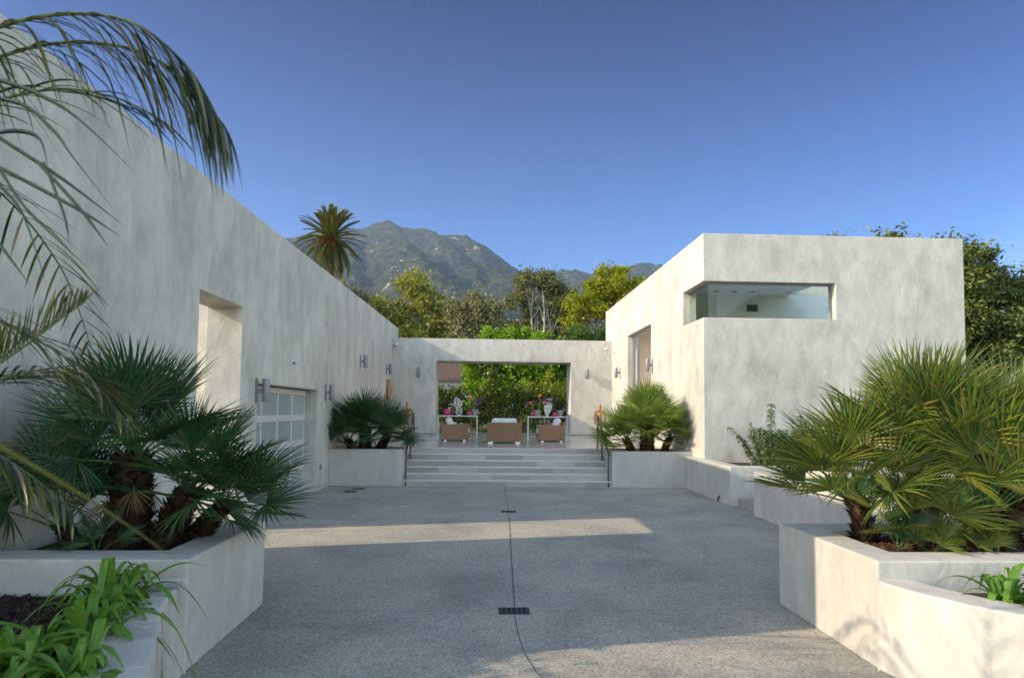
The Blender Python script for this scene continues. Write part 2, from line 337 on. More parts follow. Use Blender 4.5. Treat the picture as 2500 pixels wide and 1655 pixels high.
M['cactus'] = leafmat('dark_bromeliad_leaf', [(0.015, 0.03, 0.015), (0.03, 0.045, 0.02), (0.05, 0.03, 0.025), (0.10, 0.035, 0.03)], 0.4, 0.1)
def mountain_mat():
    m, nt, bs = newmat('chaparral_slope')
    n = tex(nt, scale=(1, 1, 1), Scale=0.045, Detail=8.0, Roughness=0.7); b = tex(nt, scale=(1, 1, 1), Scale=0.0042, Detail=6.0, Roughness=0.6, Distortion=1.0)
    c = ramp(nt, n.outputs[0], [(0.32, (0.012, 0.018, 0.010)), (0.5, (0.042, 0.048, 0.024)), (0.62, (0.10, 0.10, 0.055)), (0.74, (0.22, 0.20, 0.14))])
    rock = tex(nt, scale=(1, 1, 1.6), off=(90, 40, 0), Scale=0.03, Detail=7.0, Roughness=0.65)
    k = nt.nodes.new('ShaderNodeMath'); k.operation = 'MULTIPLY'
    nt.links.new(ramp(nt, rock.outputs[0], [(0.60, (0, 0, 0)), (0.64, (1, 1, 1))]), k.inputs[0]); nt.links.new(ramp(nt, b.outputs[0], [(0.50, (0, 0, 0)), (0.58, (1, 1, 1))]), k.inputs[1])
    c = mixc(nt, c, (0.42, 0.33, 0.24), k.outputs[0])
    nt.links.new(c, bs.inputs['Base Color']); bs.inputs['Roughness'].default_value = 0.95; bs.inputs['Specular IOR Level'].default_value = 0.1
    bump(nt, bs, n.outputs[0], 1.0, 22.0); return m
M['mountain'] = mountain_mat()
def tiles():
    m, nt, bs = newmat('clay_roof_tiles')
    w_ = tex(nt, 'ShaderNodeTexBrick', scale=(1, 1, 1), Scale=3.0)
    w_.inputs['Color1'].default_value = (0.14, 0.075, 0.055, 1); w_.inputs['Color2'].default_value = (0.20, 0.12, 0.09, 1); w_.inputs['Mortar'].default_value = (0.05, 0.03, 0.024, 1); w_.inputs['Mortar Size'].default_value = 0.06
    nt.links.new(w_.outputs[0], bs.inputs['Base Color']); bs.inputs['Roughness'].default_value = 0.8; bump(nt, bs, w_.outputs[1], 0.6, 0.05); return m
M['tiles'] = tiles()
# ------------------------------------------------------------------ setting: ground, driveway, terrace, mountain
mb = MB(); mb.add([(-4500, -2500, -0.03), (4500, -2500, -0.03), (4500, 4800, -0.03), (-4500, 4800, -0.03)], [(0, 1, 2, 3)])
tag(mb.build('ground', M['earth']), kind='structure')
mb = MB(); mb.prism([(-3.73, -6), (12, -6), (12, 2.5), (4.9, 4), (4.9, 11.67), (6.6, 11.67), (6.6, 12.9), (5.0, 12.9), (5.0, 16.1), (-3.73, 16.1), (-3.73, 14.69), (-4.0, 14.69), (-4.0, 10.9), (-3.73, 10.9), (-3.73, 10.15), (-6, 10.15), (-6, 8.0)], -0.02, 0.0)
tag(mb.build('driveway', M['aggregate']), kind='structure')
def smooth_poly(pts, n=6):
    out = []
    for i in range(len(pts)-1):
        p0 = np.array(pts[max(i-1, 0)]); p1 = np.array(pts[i]); p2 = np.array(pts[i+1]); p3 = np.array(pts[min(i+2, len(pts)-1)])
        for q in range(n):
            t = q/n
            out.append(tuple(0.5*((2*p1)+(-p0+p2)*t+(2*p0-5*p1+4*p2-p3)*t*t+(-p0+3*p1-3*p2+p3)*t**3)))
    out.append(tuple(pts[-1])); return out
def ribbon(mb, pts, wd, z):
    P = [Vector((x, y, z)) for x, y in pts]
    for i in range(len(P)-1):
        d = (P[i+1]-P[i]).normalized(); s_ = Vector((-d.y, d.x, 0))*wd/2
        mb.add([P[i]-s_, P[i+1]-s_, P[i+1]+s_, P[i]+s_], [(0, 1, 2, 3)])
mb = MB()
ribbon(mb, [(0.49, 16.0), (0.45, 12.2)], 0.010, 0.004); ribbon(mb, [(0.45, 12.0), (0.30, 6.27)], 0.009, 0.004)
ribbon(mb, smooth_poly([(0.29, 6.05), (0.30, 5.5), (0.34, 5.0), (0.43, 4.6), (0.60, 4.2), (0.85, 3.85), (1.2, 3.5), (1.7, 3.2)], 8), 0.006, 0.004)
ribbon(mb, [(-2.05, 6.15), (0.14, 6.16)], 0.004, 0.004); ribbon(mb, [(0.44, 6.16), (2.88, 6.2)], 0.004, 0.004); ribbon(mb, [(0.6, 12.1), (4.88, 12.2)], 0.006, 0.004); ribbon(mb, [(-3.7, 12.0), (0.3, 12.1)], 0.006, 0.004)
ribbon(mb, [(-3.72, 9.9), (-1.0, 10.3), (-0.6, 10.4)], 0.01, 0.004)
tag(mb.build('driveway_joint', M['joint']), kind='structure')
ZF = 0.86
mb = MB(); mb.box(-3.73, 5.08, 17.34, 27.75, 0, ZF)
tag(mb.build('terrace', M['terrace'], bevel=0.006), kind='structure')
mb = MB(); mb.box(-40, 40, 27.75, 60, 0.2, 0.80)
tag(mb.build('garden_bed', plain('garden_soil', (0.09, 0.07, 0.045), 0.95, var=0.4, scale=3)), kind='structure')
# mountain: height field = the highest of many ridge lines falling away to both sides, plus rough ground
rng = np.random.default_rng(5)
def vnoise(x, y, seed):
    g = np.random.default_rng(seed).random((256, 256)); xi = np.floor(x).astype(int); yi = np.floor(y).astype(int)
    fx = x-xi; fy = y-yi; fx = fx*fx*(3-2*fx); fy = fy*fy*(3-2*fy)
    q = lambda a, b: g[a % 256, b % 256]
    return (q(xi, yi)*(1-fx)+q(xi+1, yi)*fx)*(1-fy)+(q(xi, yi+1)*(1-fx)+q(xi+1, yi+1)*fx)*fy
def fbm(x, y, sc, oc, seed):
    t = np.zeros_like(x); a = 1.0; tot = 0
    for o in range(oc): t += a*(vnoise(x/sc, y/sc, seed+o)-0.5); tot += a; a *= 0.55; sc *= 0.5
    return t/tot*2
crest = [(-1900,2900,520),(-1500,3000,640),(-1200,3000,740),(-925,3000,782),(-847,3000,796),(-730,3000,811),(-640,3000,818),(-572,3000,826),(-514,3000,848),(-460,3000,857),(-395,3000,831),(-285,3000,828),(-225,3000,806),(-106,3000,806),(-35,3000,769),(46,3000,710),(106,3000,664)]
ridges = [(crest, 0.8),
  ([(60,3300,700),(106,3250,705),(247,3250,705),(408,3250,708),(529,3250,704),(590,3250,714),(691,3250,708),(793,3250,732),(1100,3250,700),(1500,3300,640),(2200,3300,560)], 0.6),
  ([(-470,2990,852),(-440,2800,745),(-372,2550,655),(-300,2350,590),(-225,2150,515),(-160,1950,430),(-100,1750,340),(-60,1500,240)], 1.0),
  ([(-560,2990,826),(-590,2750,720),(-540,2500,610),(-480,2300,505),(-420,2050,385),(-380,1800,270)], 1.0),
  ([(-800,2990,800),(-820,2700,690),(-760,2400,560),(-690,2100,410),(-640,1800,270)], 1.0),
  ([(-290,2990,826),(-240,2850,760),(-185,2700,690),(-120,2500,590),(-60,2330,505),(0,2150,425),(60,1900,330)], 0.95),
  ([(-106,2990,804),(-62,2800,715),(-30,2650,628),(-10,2500,560),(30,2350,500),(78,2150,430),(150,1900,330),(200,1600,220)], 1.0),
  ([(106,2990,664),(150,2800,600),(230,2600,530),(300,2350,450),(360,2000,330)], 0.85),
  ([(408,3240,706),(430,2900,600),(480,2600,500),(560,2200,370)], 0.85),
  ([(691,3240,706),(720,2900,600),(800,2500,460),(860,2100,330)], 0.85),
  ([(-1200,2990,738),(-1230,2700,620),(-1150,2300,450),(-1080,1900,280)], 0.6)]
nx, ny = 460, 330
gx, gy = np.meshgrid(np.linspace(-1900, 2300, nx), np.linspace(1300, 3700, ny))
wx = gx + fbm(gx, gy, 260, 4, 11)*55; wy = gy + fbm(gx, gy, 260, 4, 31)*55
hh = np.full(gx.shape, 20.0)
for ln, k in ridges:
    best = np.full(gx.shape, -1e9)
    for (x0, y0, z0), (x1, y1, z1) in zip(ln[:-1], ln[1:]):
        dx, dy = x1-x0, y1-y0; L2 = dx*dx+dy*dy
        on = ln is crest or ln is ridges[1][0]
        ax, ay = (gx, gy) if on else (wx, wy)
        t = np.clip(((ax-x0)*dx+(ay-y0)*dy)/L2, 0, 1); d = np.hypot(ax-(x0+t*dx), ay-(y0+t*dy))
        best = np.maximum(best, z0+t*(z1-z0)-k*np.maximum(0, np.sqrt(d*d+18**2)-18))
    hh = np.maximum(hh, best)
amp = np.clip((hh-20)/250, 0, 1)
hh = hh + amp*(fbm(gx, gy, 150, 5, 51)*52 + fbm(gx, gy, 34, 3, 71)*15)*np.clip(np.abs(gy-3000)/150+0.25, 0, 1)
gi = np.arange(nx*ny).reshape(ny, nx)
qs = np.stack([gi[:-1, :-1], gi[:-1, 1:], gi[1:, 1:], gi[1:, :-1]], -1).reshape(-1, 4)
tag(link('mountain', npmesh('mountain', np.stack([gx, gy, hh], -1).reshape(-1, 3), qs, M['mountain'], True)), kind='structure')
# ------------------------------------------------------------------ left building (garage wing)
roof = lambda x, y: 4.735+0.0195*y
LB = thing('garage_building', 'long white stucco garage wing with sloping roofline along the left of the courtyard', 'building', (-3.73, 15, 0))
xs = [-10, -4.65, -4.28, -4.0, -3.73]; ys = [4.25, 8.62, 10.15, 10.6, 10.9, 14.69, 27.9]; zs = [0, 0.04, 2.25, 3.38, None]
def occ(i, j, k):
    if j == 1 and i >= 2: return k == 3          # passage through the thick wall
    if i <= 1: return j >= 3                     # garage volume behind
    if j == 4 and k <= 1 and i >= 2: return (k == 0 and i <= 2)   # garage door recess
    return True
b = vox(xs, ys, zs, occ, roof)
for i, v in enumerate(b.v): b.v[i] = (v[0]+3.73, v[1]-15, v[2])
b.build('wall', M['stucco'], LB, bevel=0.012)
for y0, y1 in ((10.18, 10.88), (14.71, 15.93)):
    MB().box(0.0, 0.018, y0-15, y1-15, 0, 0.11).build('plinth', M['stucco_planter'], LB, bevel=0.004)
gd = MB()
for z in (0.0, 0.535, 1.07, 1.605, 2.15):
    hgt = 0.05 if z in (0.0, 2.15) else 0.075
    gd.box(-0.30, -0.24, 10.905-15, 14.685-15, max(0.045, z-0.02), min(z+hgt+0.03, 2.245))
for y in (10.93, 11.86, 12.78, 13.71, 14.63):
    gd.box(-0.295, -0.247, y-0.028-15, y+0.028-15, 0.05, 2.24)
door = gd.build('garage_door', M['doorframe'], LB, bevel=0.003)
for k in range(4):
    z0 = 0.05+k*0.535
    for j in range(4):
        y0 = 10.93+j*0.925
        MB().box(-0.275, -0.262, y0-15, y0+0.925-15, z0+0.02, z0+0.54).build('glass_panel', M['frost'], door)
# ------------------------------------------------------------------ portal building
PB = thing('portal_building', 'low white stucco portal block with a wide opening onto the garden above the steps', 'building', (0.7, 26.2, ZF))
xs = [-3.728, -1.97, 3.42, 5.078]; ys = [26.2, 26.26, 27.5, 27.56]; zs = [ZF-0.2, ZF+0.05, 3.79, 4.69]
b = vox(xs, ys, zs, lambda i, j, k: (k == 2) or (i != 1 and (k == 1 or j == 1)))
for i, v in enumerate(b.v): b.v[i] = (v[0]-0.7, v[1]-26.2, v[2]-ZF)
b.build('wall', M['stucco'], PB, bevel=0.01)
for x in (-1.6, -0.62, 0.68, 1.98):
    t = MB(); t.tube([(x-0.7+0.35, 0.9, 2.93), (x-0.7+0.35, 0.9, 2.80)], 0.012, 6); t.box(x-0.7+0.35, x-0.7+0.43, 0.87, 0.93, 2.76, 2.81)
    t.build('spotlight', M['white'], PB)
# ------------------------------------------------------------------ right building (pavilion)
RB = thing('pavilion_building', 'tall white stucco pavilion with a glazed corner window on the right of the courtyard', 'building', (5.08, 15.06, 0))
xs = [5.08, 5.43, 8.25, 8.9, 11.04, 11.39]; ys = [15.06, 15.41, 16.65, 19.95, 23.26, 25.7, 27.56]; zs = [0, ZF, 4.07, 4.56, 4.93, 5.5, 6.07]
def occ(i, j, k):
    inner = 1 <= i <= 3 and 1 <= j <= 4 and 1 <= k <= 4
    if inner: return False
    if k in (2, 3) and ((i <= 1 and j == 0) or (i == 0 and j <= 1)): return False    # corner window
    if i == 0 and j == 3 and k in (1, 2): return False                              # tall doorway
    if i == 3 and j in (1, 2) and k == 5: return False                               # unseen roof opening, added to brighten the room
    if i == 4 and j in (1, 2, 3, 4) and k in (1, 2, 3, 4): return False                         # unseen east side left open, added to let more sky light in
    return True
b = vox(xs, ys, zs, occ)
for i, v in enumerate(b.v): b.v[i] = (v[0]-5.08, v[1]-15.06, v[2])
b.build('wall', M['stucco'], RB, bevel=0.012)
pk = MB(); pk.box(0.356, 5.955, 0.356, 10.6, ZF+0.004, ZF+0.03); pk.build('floor', M['terrace'], RB)
pk = MB(); pk.box(0.356, 3.915, 0.356, 10.6, 5.36, 5.49); pk.box(3.916, 5.955, 4.9, 10.6, 5.36, 5.49); ce = pk.build('ceiling', M['interior'], RB)
for x, y in ((1.56, 3.5), (2.10, 3.5), (2.60, 3.52), (3.7, 3.5)):
    MB().lathe([(0.0, 0), (0.09, 0), (0.09, 0.012), (0.0, 0.012)], (x, y, 5.346), 14).build('downlight', M['darkmetal'], ce)
pt = vox([0.36, 1.75, 1.9, 5.95], [4.0, 4.15, 4.35, 4.5], [ZF+0.03, 5.36], lambda i, j, k: (i == 2 and j == 0) or i == 1 or (i == 0 and j == 2))
ip = pt.build('interior_wall', M['interior'], RB)
MB().box(0.36, 1.89, 8.5, 8.6, ZF+0.03, 5.36).build('interior_wall', M['interior_warm'], RB)
MB().box(0.36, 1.88, 8.44, 8.495, ZF+0.03, 2.35).build('interior_panel', M['lampmetal'], RB)
vt = MB(); vt.box(2.66, 2.98, 3.985, 3.999, 4.86, 5.06)
for q in range(7): vt.box(2.68, 2.96, 3.977, 3.984, 4.875+q*0.026, 4.887+q*0.026)
vt.build('vent_grille', M['darkmetal'], ip)
MB().box(1.9, 1.95, 4.501, 10.6, ZF+0.03, 5.36).build('interior_wall', M['interior_warm'], RB)
wf = MB(); wf.box(0.13, 3.17, 0.16, 0.20, 4.886, 4.928); wf.box(0.16, 0.20, 0.20, 1.59, 4.886, 4.928); wf.box(0.13, 3.17, 0.16, 0.20, 4.072, 4.095); wf.box(0.16, 0.20, 0.20, 1.59, 4.072, 4.095); wf.box(3.135, 3.168, 0.16, 0.20, 4.095, 4.886)
win = wf.build('corner_window', M['lampmetal'], RB)
MB().box(0.185, 3.135, 0.172, 0.184, 4.095, 4.886).build('window_pane', M['glass'], win)
MB().box(0.172, 0.184, 0.172, 1.585, 4.095, 4.886).build('window_pane', M['glass'], win)
dr = MB()
for y in (7.35, 7.62, 8.16): dr.box(0.17, 0.24, y-0.015+0.01, y+0.035, ZF+0.03, 4.50)
dr.box(0.15, 0.26, 4.895, 8.195, 4.50, 4.556)
dof = dr.build('sliding_door', M['alu'], RB)
MB().box(0.195, 0.207, 7.39, 8.15, ZF+0.05, 4.50).build('door_pane', M['clear'], dof)
MB().tube([(0.12, 7.33, 1.4), (0.12, 7.33, 4.0)], 0.02, 8).build('pull_handle', M['white'], dof)
# ------------------------------------------------------------------ stairs and planters
ST = thing('stone_stairs', 'six wide pale stone steps rising to the terrace between the two square planters', 'stairs', (0.55, 16, 0))
rs = ZF/6
for k in range(6):
    y0 = 16.0+k*0.26; y1 = 17.34 if k < 5 else 17.335
    if k == 5: y0, y1 = 17.30, 17.336
    else: y1 = y0+0.26
    z0 = 0.0; z1 = (k+1)*rs
    MB().box(-1.975-0.55, 3.095-0.55, y0-16, y1-16, z0 if k == 5 else max(0, z1-rs-0.0), z1-0.028).build('riser', M['slabs'], ST)
    if k < 5: MB().box(-1.975-0.55, 3.095-0.55, y0-16-0.012, y1-16-0.012 if k < 4 else y1-16, z1-0.027, z1).build('tread', M['nosing'], ST, bevel=0.004)
MB().box(-1.975-0.55, 3.095-0.55, 0.27, 1.29, 0, 0.02).build('base', M['slabs'], ST)
def planter_box(label, x0, x1, y0, y1, h, t, soil, cat='planter', name='square_planter'):
    P = thing(name, label, cat, ((x0+x1)/2, y0, 0))
    cx = (x0+x1)/2
    b = vox([x0-cx, x0+t-cx, x1-t-cx, x1-cx], [0, t, y1-t-y0, y1-y0], [0, h], lambda i, j, k: not (i == 1 and j == 1))
    b.build('wall', M['stucco_planter'], P, bevel=0.012)
    MB().box(x0+t-cx+0.001, x1-t-cx-0.001, t+0.001, y1-y0-t-0.001, 0, h-0.07).build('soil', M['soil'], P)
    return P
planter_box('grey-white square planter left of the steps holding a shaded fan palm', -3.727, -1.98, 15.95, 17.32, 0.88, 0.17, 0.8)
planter_box('pale square planter right of the steps holding a sunlit fan palm', 3.10, 5.077, 15.95, 17.32, 0.88, 0.17, 0.8)
def offset(pts, d):
    out = []; P = [Vector((x, y)) for x, y in pts]
    for i in range(len(P)):
        a = (P[i]-P[max(i-1, 0)]); c = (P[min(i+1, len(P)-1)]-P[i])
        if a.length < 1e-6: a = c
        if c.length < 1e-6: c = a
        a.normalize(); c.normalize(); n = (Vector((-a.y, a.x))+Vector((-c.y, c.x))).normalized()
        k = d/max(0.3, n.dot(Vector((-a.y, a.x))))
        out.append((P[i].x+n.x*k, P[i].y+n.y*k))
    return out
def sweep_wall(mb, pts, d, z0, z1):
    q = offset(pts, d); n = len(pts); vs = []
    for (a, b_), (c, e) in zip(pts, q): vs += [(a, b_, z0), (a, b_, z1), (c, e, z1), (c, e, z0)]
    fs = []
    for i in range(n-1):
        for k in range(4):
            k2 = (k+1) % 4; fs.append((i*4+k, i*4+k2, (i+1)*4+k2, (i+1)*4+k))
    fs += [(0, 1, 2, 3), (4*n-1, 4*n-2, 4*n-3, 4*n-4)]
    if d > 0: pass
    else: fs = [tuple(reversed(f)) for f in fs]
    return mb.add(vs, fs)
def chips(mb_pts, n, area, z, seed, smin, smax, mat):
    r_ = np.random.default_rng(seed); V = []; Q = []
    for i in range(n):
        x, y = area(r_); s_ = r_.uniform(smin, smax); a = r_.uniform(0, 6.28); ti = r_.uniform(-.5, .5); u = np.array([math.cos(a), math.sin(a), ti]); v = np.array([-math.sin(a), math.cos(a), r_.uniform(-.6, .6)])*0.35
        c = np.array([x, y, z(x, y)+r_.uniform(0, .02)]); b = len(V); V += [c-u*s_-v*s_, c+u*s_-v*s_, c+u*s_+v*s_, c-u*s_+v*s_]; Q.append([b, b+1, b+2, b+3])
    return npmesh('mulch', np.array(V), np.array(Q), mat)
# left front planter: high bed and curved low bed
LP = thing('raised_planter', 'white raised planter at lower left, high bed behind and curved low bed in front', 'planter', (-2.07, 5.5, 0))
def rel(pts, ox, oy): return [(x-ox, y-oy) for x, y in pts]
b = vox([-3.728+2.07, -2.36+2.07, 0], [-0.75, -0.43, 0.62, 0.88], [0, 0.78], lambda i, j, k: not (i == 0 and j == 1))
b.build('wall', M['stucco_planter'], LP, bevel=0.014)
curve = smooth_poly([(-2.07, 4.748), (-2.02, 4.42), (-1.92, 4.08), (-1.78, 3.74), (-1.66, 3.48), (-1.56, 3.22), (-1.43, 2.88), (-1.33, 2.5), (-1.28, 2.0), (-1.28, 1.3), (-1.3, 0.5)], 5)
b = MB(); sweep_wall(b, rel(curve[::-1], -2.07, 5.5), 0.30, 0, 0.64); b.build('low_wall', M['stucco_planter'], LP, bevel=0.014)
MB().box(-1.655, -0.293, -0.428, 0.618, 0, 0.66).build('soil', M['soil'], LP)
inner = [p for p in offset(curve[::-1], 0.30)]
poly = rel([(-5.2, 0.5)] + [(x-0.001, y) for x, y in inner] + [(-2.4, 4.747), (-5.2, 4.747)], -2.07, 5.5)
MB().prism(poly, 0, 0.53).build('soil', M['soil'], LP)
def areaL(r_):
    while True:
        x = r_.uniform(-3.6, -1.9); y = r_.uniform(2.6, 4.72)
        if x < np.interp(y, [2.3, 2.9, 3.5, 3.74, 4.08, 4.42, 4.75], [-1.65, -1.76, -2.0, -2.1, -2.25, -2.36, -2.4]): return x+2.07, y-5.5
link('mulch', chips(None, 7000, areaL, lambda x, y: 0.535, 3, 0.006, 0.022, M['chip']), LP)['kind'] = 'stuff'
link('mulch', chips(None, 2500, lambda r_: (r_.uniform(-1.6, -0.3), r_.uniform(-0.4, 0.6)), lambda x, y: 0.665, 4, 0.006, 0.02, M['chip']), LP)['kind'] = 'stuff'
# right front planter
RP = thing('raised_planter', 'white raised planter at lower right, sunlit high bed and low bed sweeping right', 'planter', (2.88, 5.5, 0))
b = vox([0, 0.30, 4.5], [-0.75, -0.43, 0.56, 0.87], [0, 0.78], lambda i, j, k: not (i == 1 and j == 1))
b.build('wall', M['stucco_planter'], RP, bevel=0.014)
curve = smooth_poly([(2.88, 4.748), (2.92, 4.55), (3.02, 4.32), (3.15, 4.10), (3.36, 3.88), (3.75, 3.55), (4.3, 3.2), (5.2, 2.8), (6.5, 2.5)], 5)
b = MB(); sweep_wall(b, rel(curve, 2.88, 5.5), 0.28, 0, 0.64); b.build('low_wall', M['stucco_planter'], RP, bevel=0.014)
MB().box(0.302, 4.5, -0.428, 0.558, 0, 0.70).build('soil', M['soil_red'], RP)
inner = offset(curve, 0.28)
MB().prism(rel([(x+0.002, y+0.002) for x, y in inner if y < 4.74] + [(6.8, 2.8), (7.4, 4.747), (3.2, 4.747)], 2.88, 5.5), 0, 0.55).build('soil', M['soil'], RP)
link('mulch', chips(None, 5000, lambda r_: (r_.uniform(0.31, 3.2), r_.uniform(-0.42, 0.55)), lambda x, y: 0.705, 6, 0.006, 0.022, M['chip_red']), RP)['kind'] = 'stuff'
# right middle planter wall and lawn bed behind it
MP = thing('garden_wall', 'low white wall beyond the right planter holding back the lawn', 'wall', (4.85, 9, 0))
b = MB(); sweep_wall(b, rel(smooth_poly([(4.85, 6.4), (4.85, 8.5), (4.85, 10), (4.85, 11.67)], 2)[::-1], 4.85, 9), 0.28, 0, 0.78); b.build('wall', M['stucco_planter'], MP, bevel=0.014)
mb = MB(); mb.prism([(5.14, 6.4), (16, 6.4), (16, 11.67), (5.14, 11.67)], 0, 0.68); tag(mb.build('lawn', M['lawn']), kind='structure')
BP = thing('garden_wall', 'low white planter wall with squared end beneath the corner of the pavilion', 'wall', (4.88, 14, 0))
b = vox([0, 0.197, 0.30, 9], [-1.09, -0.80, 1.055, 1.945], [0, 0.78], lambda i, j, k: (i == 0) or (i == 1 and j <= 1) or (j == 0))
b.build('wall', M['stucco_planter'], BP, bevel=0.012)
MB().box(0.302, 8.9, -0.79, 1.05, 0, 0.70).build('soil', M['soil'], BP)
GS = thing('garden_steps', 'short flight of concrete steps between the low walls on the right', 'stairs', (4.9, 12.3, 0))
for k in range(3):
    MB().box(0.12+k*0.42, 0.12+(k+1)*0.42, -0.62, 0.60, 0, 0.16*(k+1)).build('step', M['aggregate'], GS, bevel=0.006)
EW = thing('garden_wall', 'short white wall piece closing the top of the small garden steps', 'wall', (6.5, 12.3, 0))
MB().box(-0.1, 0.15, -0.62, 0.60, 0, 0.86).build('wall', M['stucco_planter'], EW, bevel=0.01)
# ------------------------------------------------------------------ fittings
def axis_mat(loc, rz): return Matrix.Translation(loc) @ Matrix.Rotation(rz, 4, 'Z')
sc_mesh = {}
def sconce(loc, rz, label):     # local +X points out of the wall
    t = thing('wall_sconce', label, 'wall lamp', loc, 'cylindrical up and down wall lamps', rz)
    if not sc_mesh:
        m = MB(); m.box(0, 0.012, -0.055, 0.055, -0.2, 0.2); a = m.build('back_plate', M['lampmetal'], t, bevel=0.003)
        m = MB(); m.box(0.012, 0.10, -0.03, 0.03, -0.035, 0.035); b_ = m.build('arm', M['lampmetal'], t, bevel=0.003)
        m = MB(); m.lathe([(0.001, -0.165), (0.055, -0.165), (0.055, -0.19), (0.06, -0.19), (0.06, 0.19), (0.055, 0.19), (0.055, 0.165), (0.001, 0.165)], (0.155, 0, 0), 24); c = m.build('lamp_body', M['lampmetal'], t, bevel=0.002)
        for f in c.data.polygons: f.use_smooth = abs(f.normal.z) < 0.5
        sc_mesh.update(a=a, b=b_, c=c)
    else:
        for q in 'abc':
            d = sc_mesh[q].copy(); COL.objects.link(d); d.parent = t
sconce((-3.73, 10.83, 2.13), 0, 'grey cylinder wall lamp nearest the camera, left of the garage door')
sconce((-3.73, 15.44, 2.22), 0, 'grey cylinder wall lamp on the shaded wall just right of the garage door')
sconce((-3.73, 19.6, 3.25), 0, 'grey cylinder wall lamp high on the left wall above the shaded square planter')
sconce((-3.73, 24.7, 3.34), 0, 'grey cylinder wall lamp at the far end of the left wall above a wooden carving')
sconce((-2.67, 26.2, 3.31), R(-90), 'grey cylinder wall lamp on the shaded portal wall left of the opening')
sconce((4.06, 26.2, 3.35), R(-90), 'grey cylinder wall lamp on the sunlit portal wall casting a long slanted shadow')
sconce((5.08, 24.55, 3.31), R(180), 'silver cylinder wall lamp on the sunlit pavilion wall beyond the tall doorway')
sconce((5.08, 19.75, 3.27), R(180), 'silver cylinder wall lamp on the sunlit pavilion wall, near side of the tall doorway')
def camera_fix(loc, rz, label, arm):
    t = thing('security_camera', label, 'camera', loc, 'small wall cameras', rz)
    m = MB(); m.lathe([(0.0, 0), (0.05, 0), (0.05, 0.02), (0, 0.02)], (0, 0, -0.01), 14); m.build('mount', M['white'], t)
    m = MB(); m.tube([(0, 0, 0), (arm*0.6, 0, 0.03), (arm, 0, 0.10)], 0.014, 8); m.build('arm', M['white'], t, True)
    m = MB(); m.tube([(arm-0.02, 0.05, 0.13), (arm+0.06, -0.14, 0.10)], 0.045, 12); b_ = m.build('camera_body', M['white'], t, True)
    m = MB(); m.tube([(arm+0.06, -0.141, 0.10), (arm+0.065, -0.152, 0.098)], 0.03, 12); m.build('lens', M['hole'], b_)
camera_fix((-3.55, 26.19, 4.30), R(-70), 'small white wall camera at the upper left of the shaded portal wall', 0.10)
camera_fix((5.07, 25.6, 4.20), R(180), 'small white wall camera on an arm at the sunlit inner corner by the pavilion', 0.30)
t = thing('wall_bracket', 'tiny white sensor bracket on the left wall above the garage door', 'sensor', (-3.73, 12.75, 2.72))
MB().box(0, 0.015, -0.03, 0.03, -0.075, 0.075).build('plate', M['white'], t, bevel=0.003); MB().tube([(0.015, 0, 0), (0.07, 0, -0.02)], 0.022, 8).build('sensor_head', M['lampmetal'], t)
t = thing('power_outlet', 'grey weatherproof outlet cover low on the wall right of the garage door', 'outlet', (-3.73, 15.12, 0.52))
MB().box(0, 0.03, -0.035, 0.035, -0.06, 0.06).build('cover', M['lampmetal'], t, bevel=0.005); MB().box(0.03, 0.036, -0.02, 0.02, -0.04, 0.04).build('lid', M['darkmetal'], t)
t = thing('power_outlet', 'small dark pipe spout at the foot of the low wall on the right', 'spout', (4.88, 13.55, 0.0))
t.name = 'drain_spout'
MB().tube([(-0.001, 0, 0.11), (-0.02, 0, 0.10), (-0.03, 0, 0.02)], 0.016, 8).build('pipe', M['darkmetal'], t, True)
MB().box(-0.006, 0.0, -0.03, 0.03, 0.07, 0.14).build('flange', M['darkmetal'], t)
def manhole(x, y, label):
    t = thing('manhole_cover', label, 'manhole cover', (x, y, 0), 'small round covers in the driveway')
    m = MB(); m.lathe([(0.13, 0.0), (0.15, 0.0), (0.15, 0.008), (0.13, 0.008)], (0, 0, 0), 28); m.build('rim', M['iron'], t)
    m = MB(); m.lathe([(0.001, 0.0), (0.128, 0.0), (0.128, 0.006), (0.001, 0.006)], (0, 0, 0), 28); m.build('lid', M['hole'], t)
manhole(-2.99, 14.9, 'round dark cover in the driveway, the nearer of two by the shaded planter')
manhole(-2.90, 15.4, 'round dark cover in the driveway, the one closer to the shaded planter')
def drain(x, y, wd, dp, label, cells):
    t = thing('drain_grate', label, 'drain grate', (x, y, 0), 'drain grates on the driveway centre line')
    m = MB(); m.box(-wd/2, wd/2, -dp/2, dp/2, 0, 0.006); m.build('grate_plate', M['iron'], t, bevel=0.002)
    m = MB(); cw = wd/(cells+0.9)
    for i in range(cells):
        cx = (i-(cells-1)/2)*cw
        rows = ((-0.36, 0.16), (0, 0.36), (0.36, 0.16)) if i % 2 == 0 else ((-0.23, 0.34), (0.23, 0.34))
        for r_, hh_ in rows: m.box(cx-cw*0.27, cx+cw*0.27, (r_-hh_/2)*dp, (r_+hh_/2)*dp, 0.0062, 0.0075)
    m.build('grate_slots', M['hole'], t)
drain(0.29, 6.16, 0.285, 0.20, 'dark cast iron drain grate with square slots in the near driveway', 5)
drain(0.45, 12.1, 0.285, 0.20, 'dark drain grate further up the driveway towards the steps', 5)
def handrail(x, label):
    t = thing('handrail', label, 'handrail', (x, 16, 0), 'handrails beside the steps')
    m = MB(); m.tube([(0, -0.02, 0.80), (0, 0.9, 1.30), (0, 1.55, 1.72), (0, 1.75, 1.74)], 0.024, 8); m.build('rail', M['darkmetal'], t)
    for y, zb, zt in ((0.02, 0.0, 0.82), (0.92, 4*rs-0.03, 1.31), (1.62, ZF, 1.72)):
        MB().box(-0.018, 0.018, y-0.02, y+0.02, max(0, zb), zt).build('post', M['darkmetal'], t, bevel=0.003)
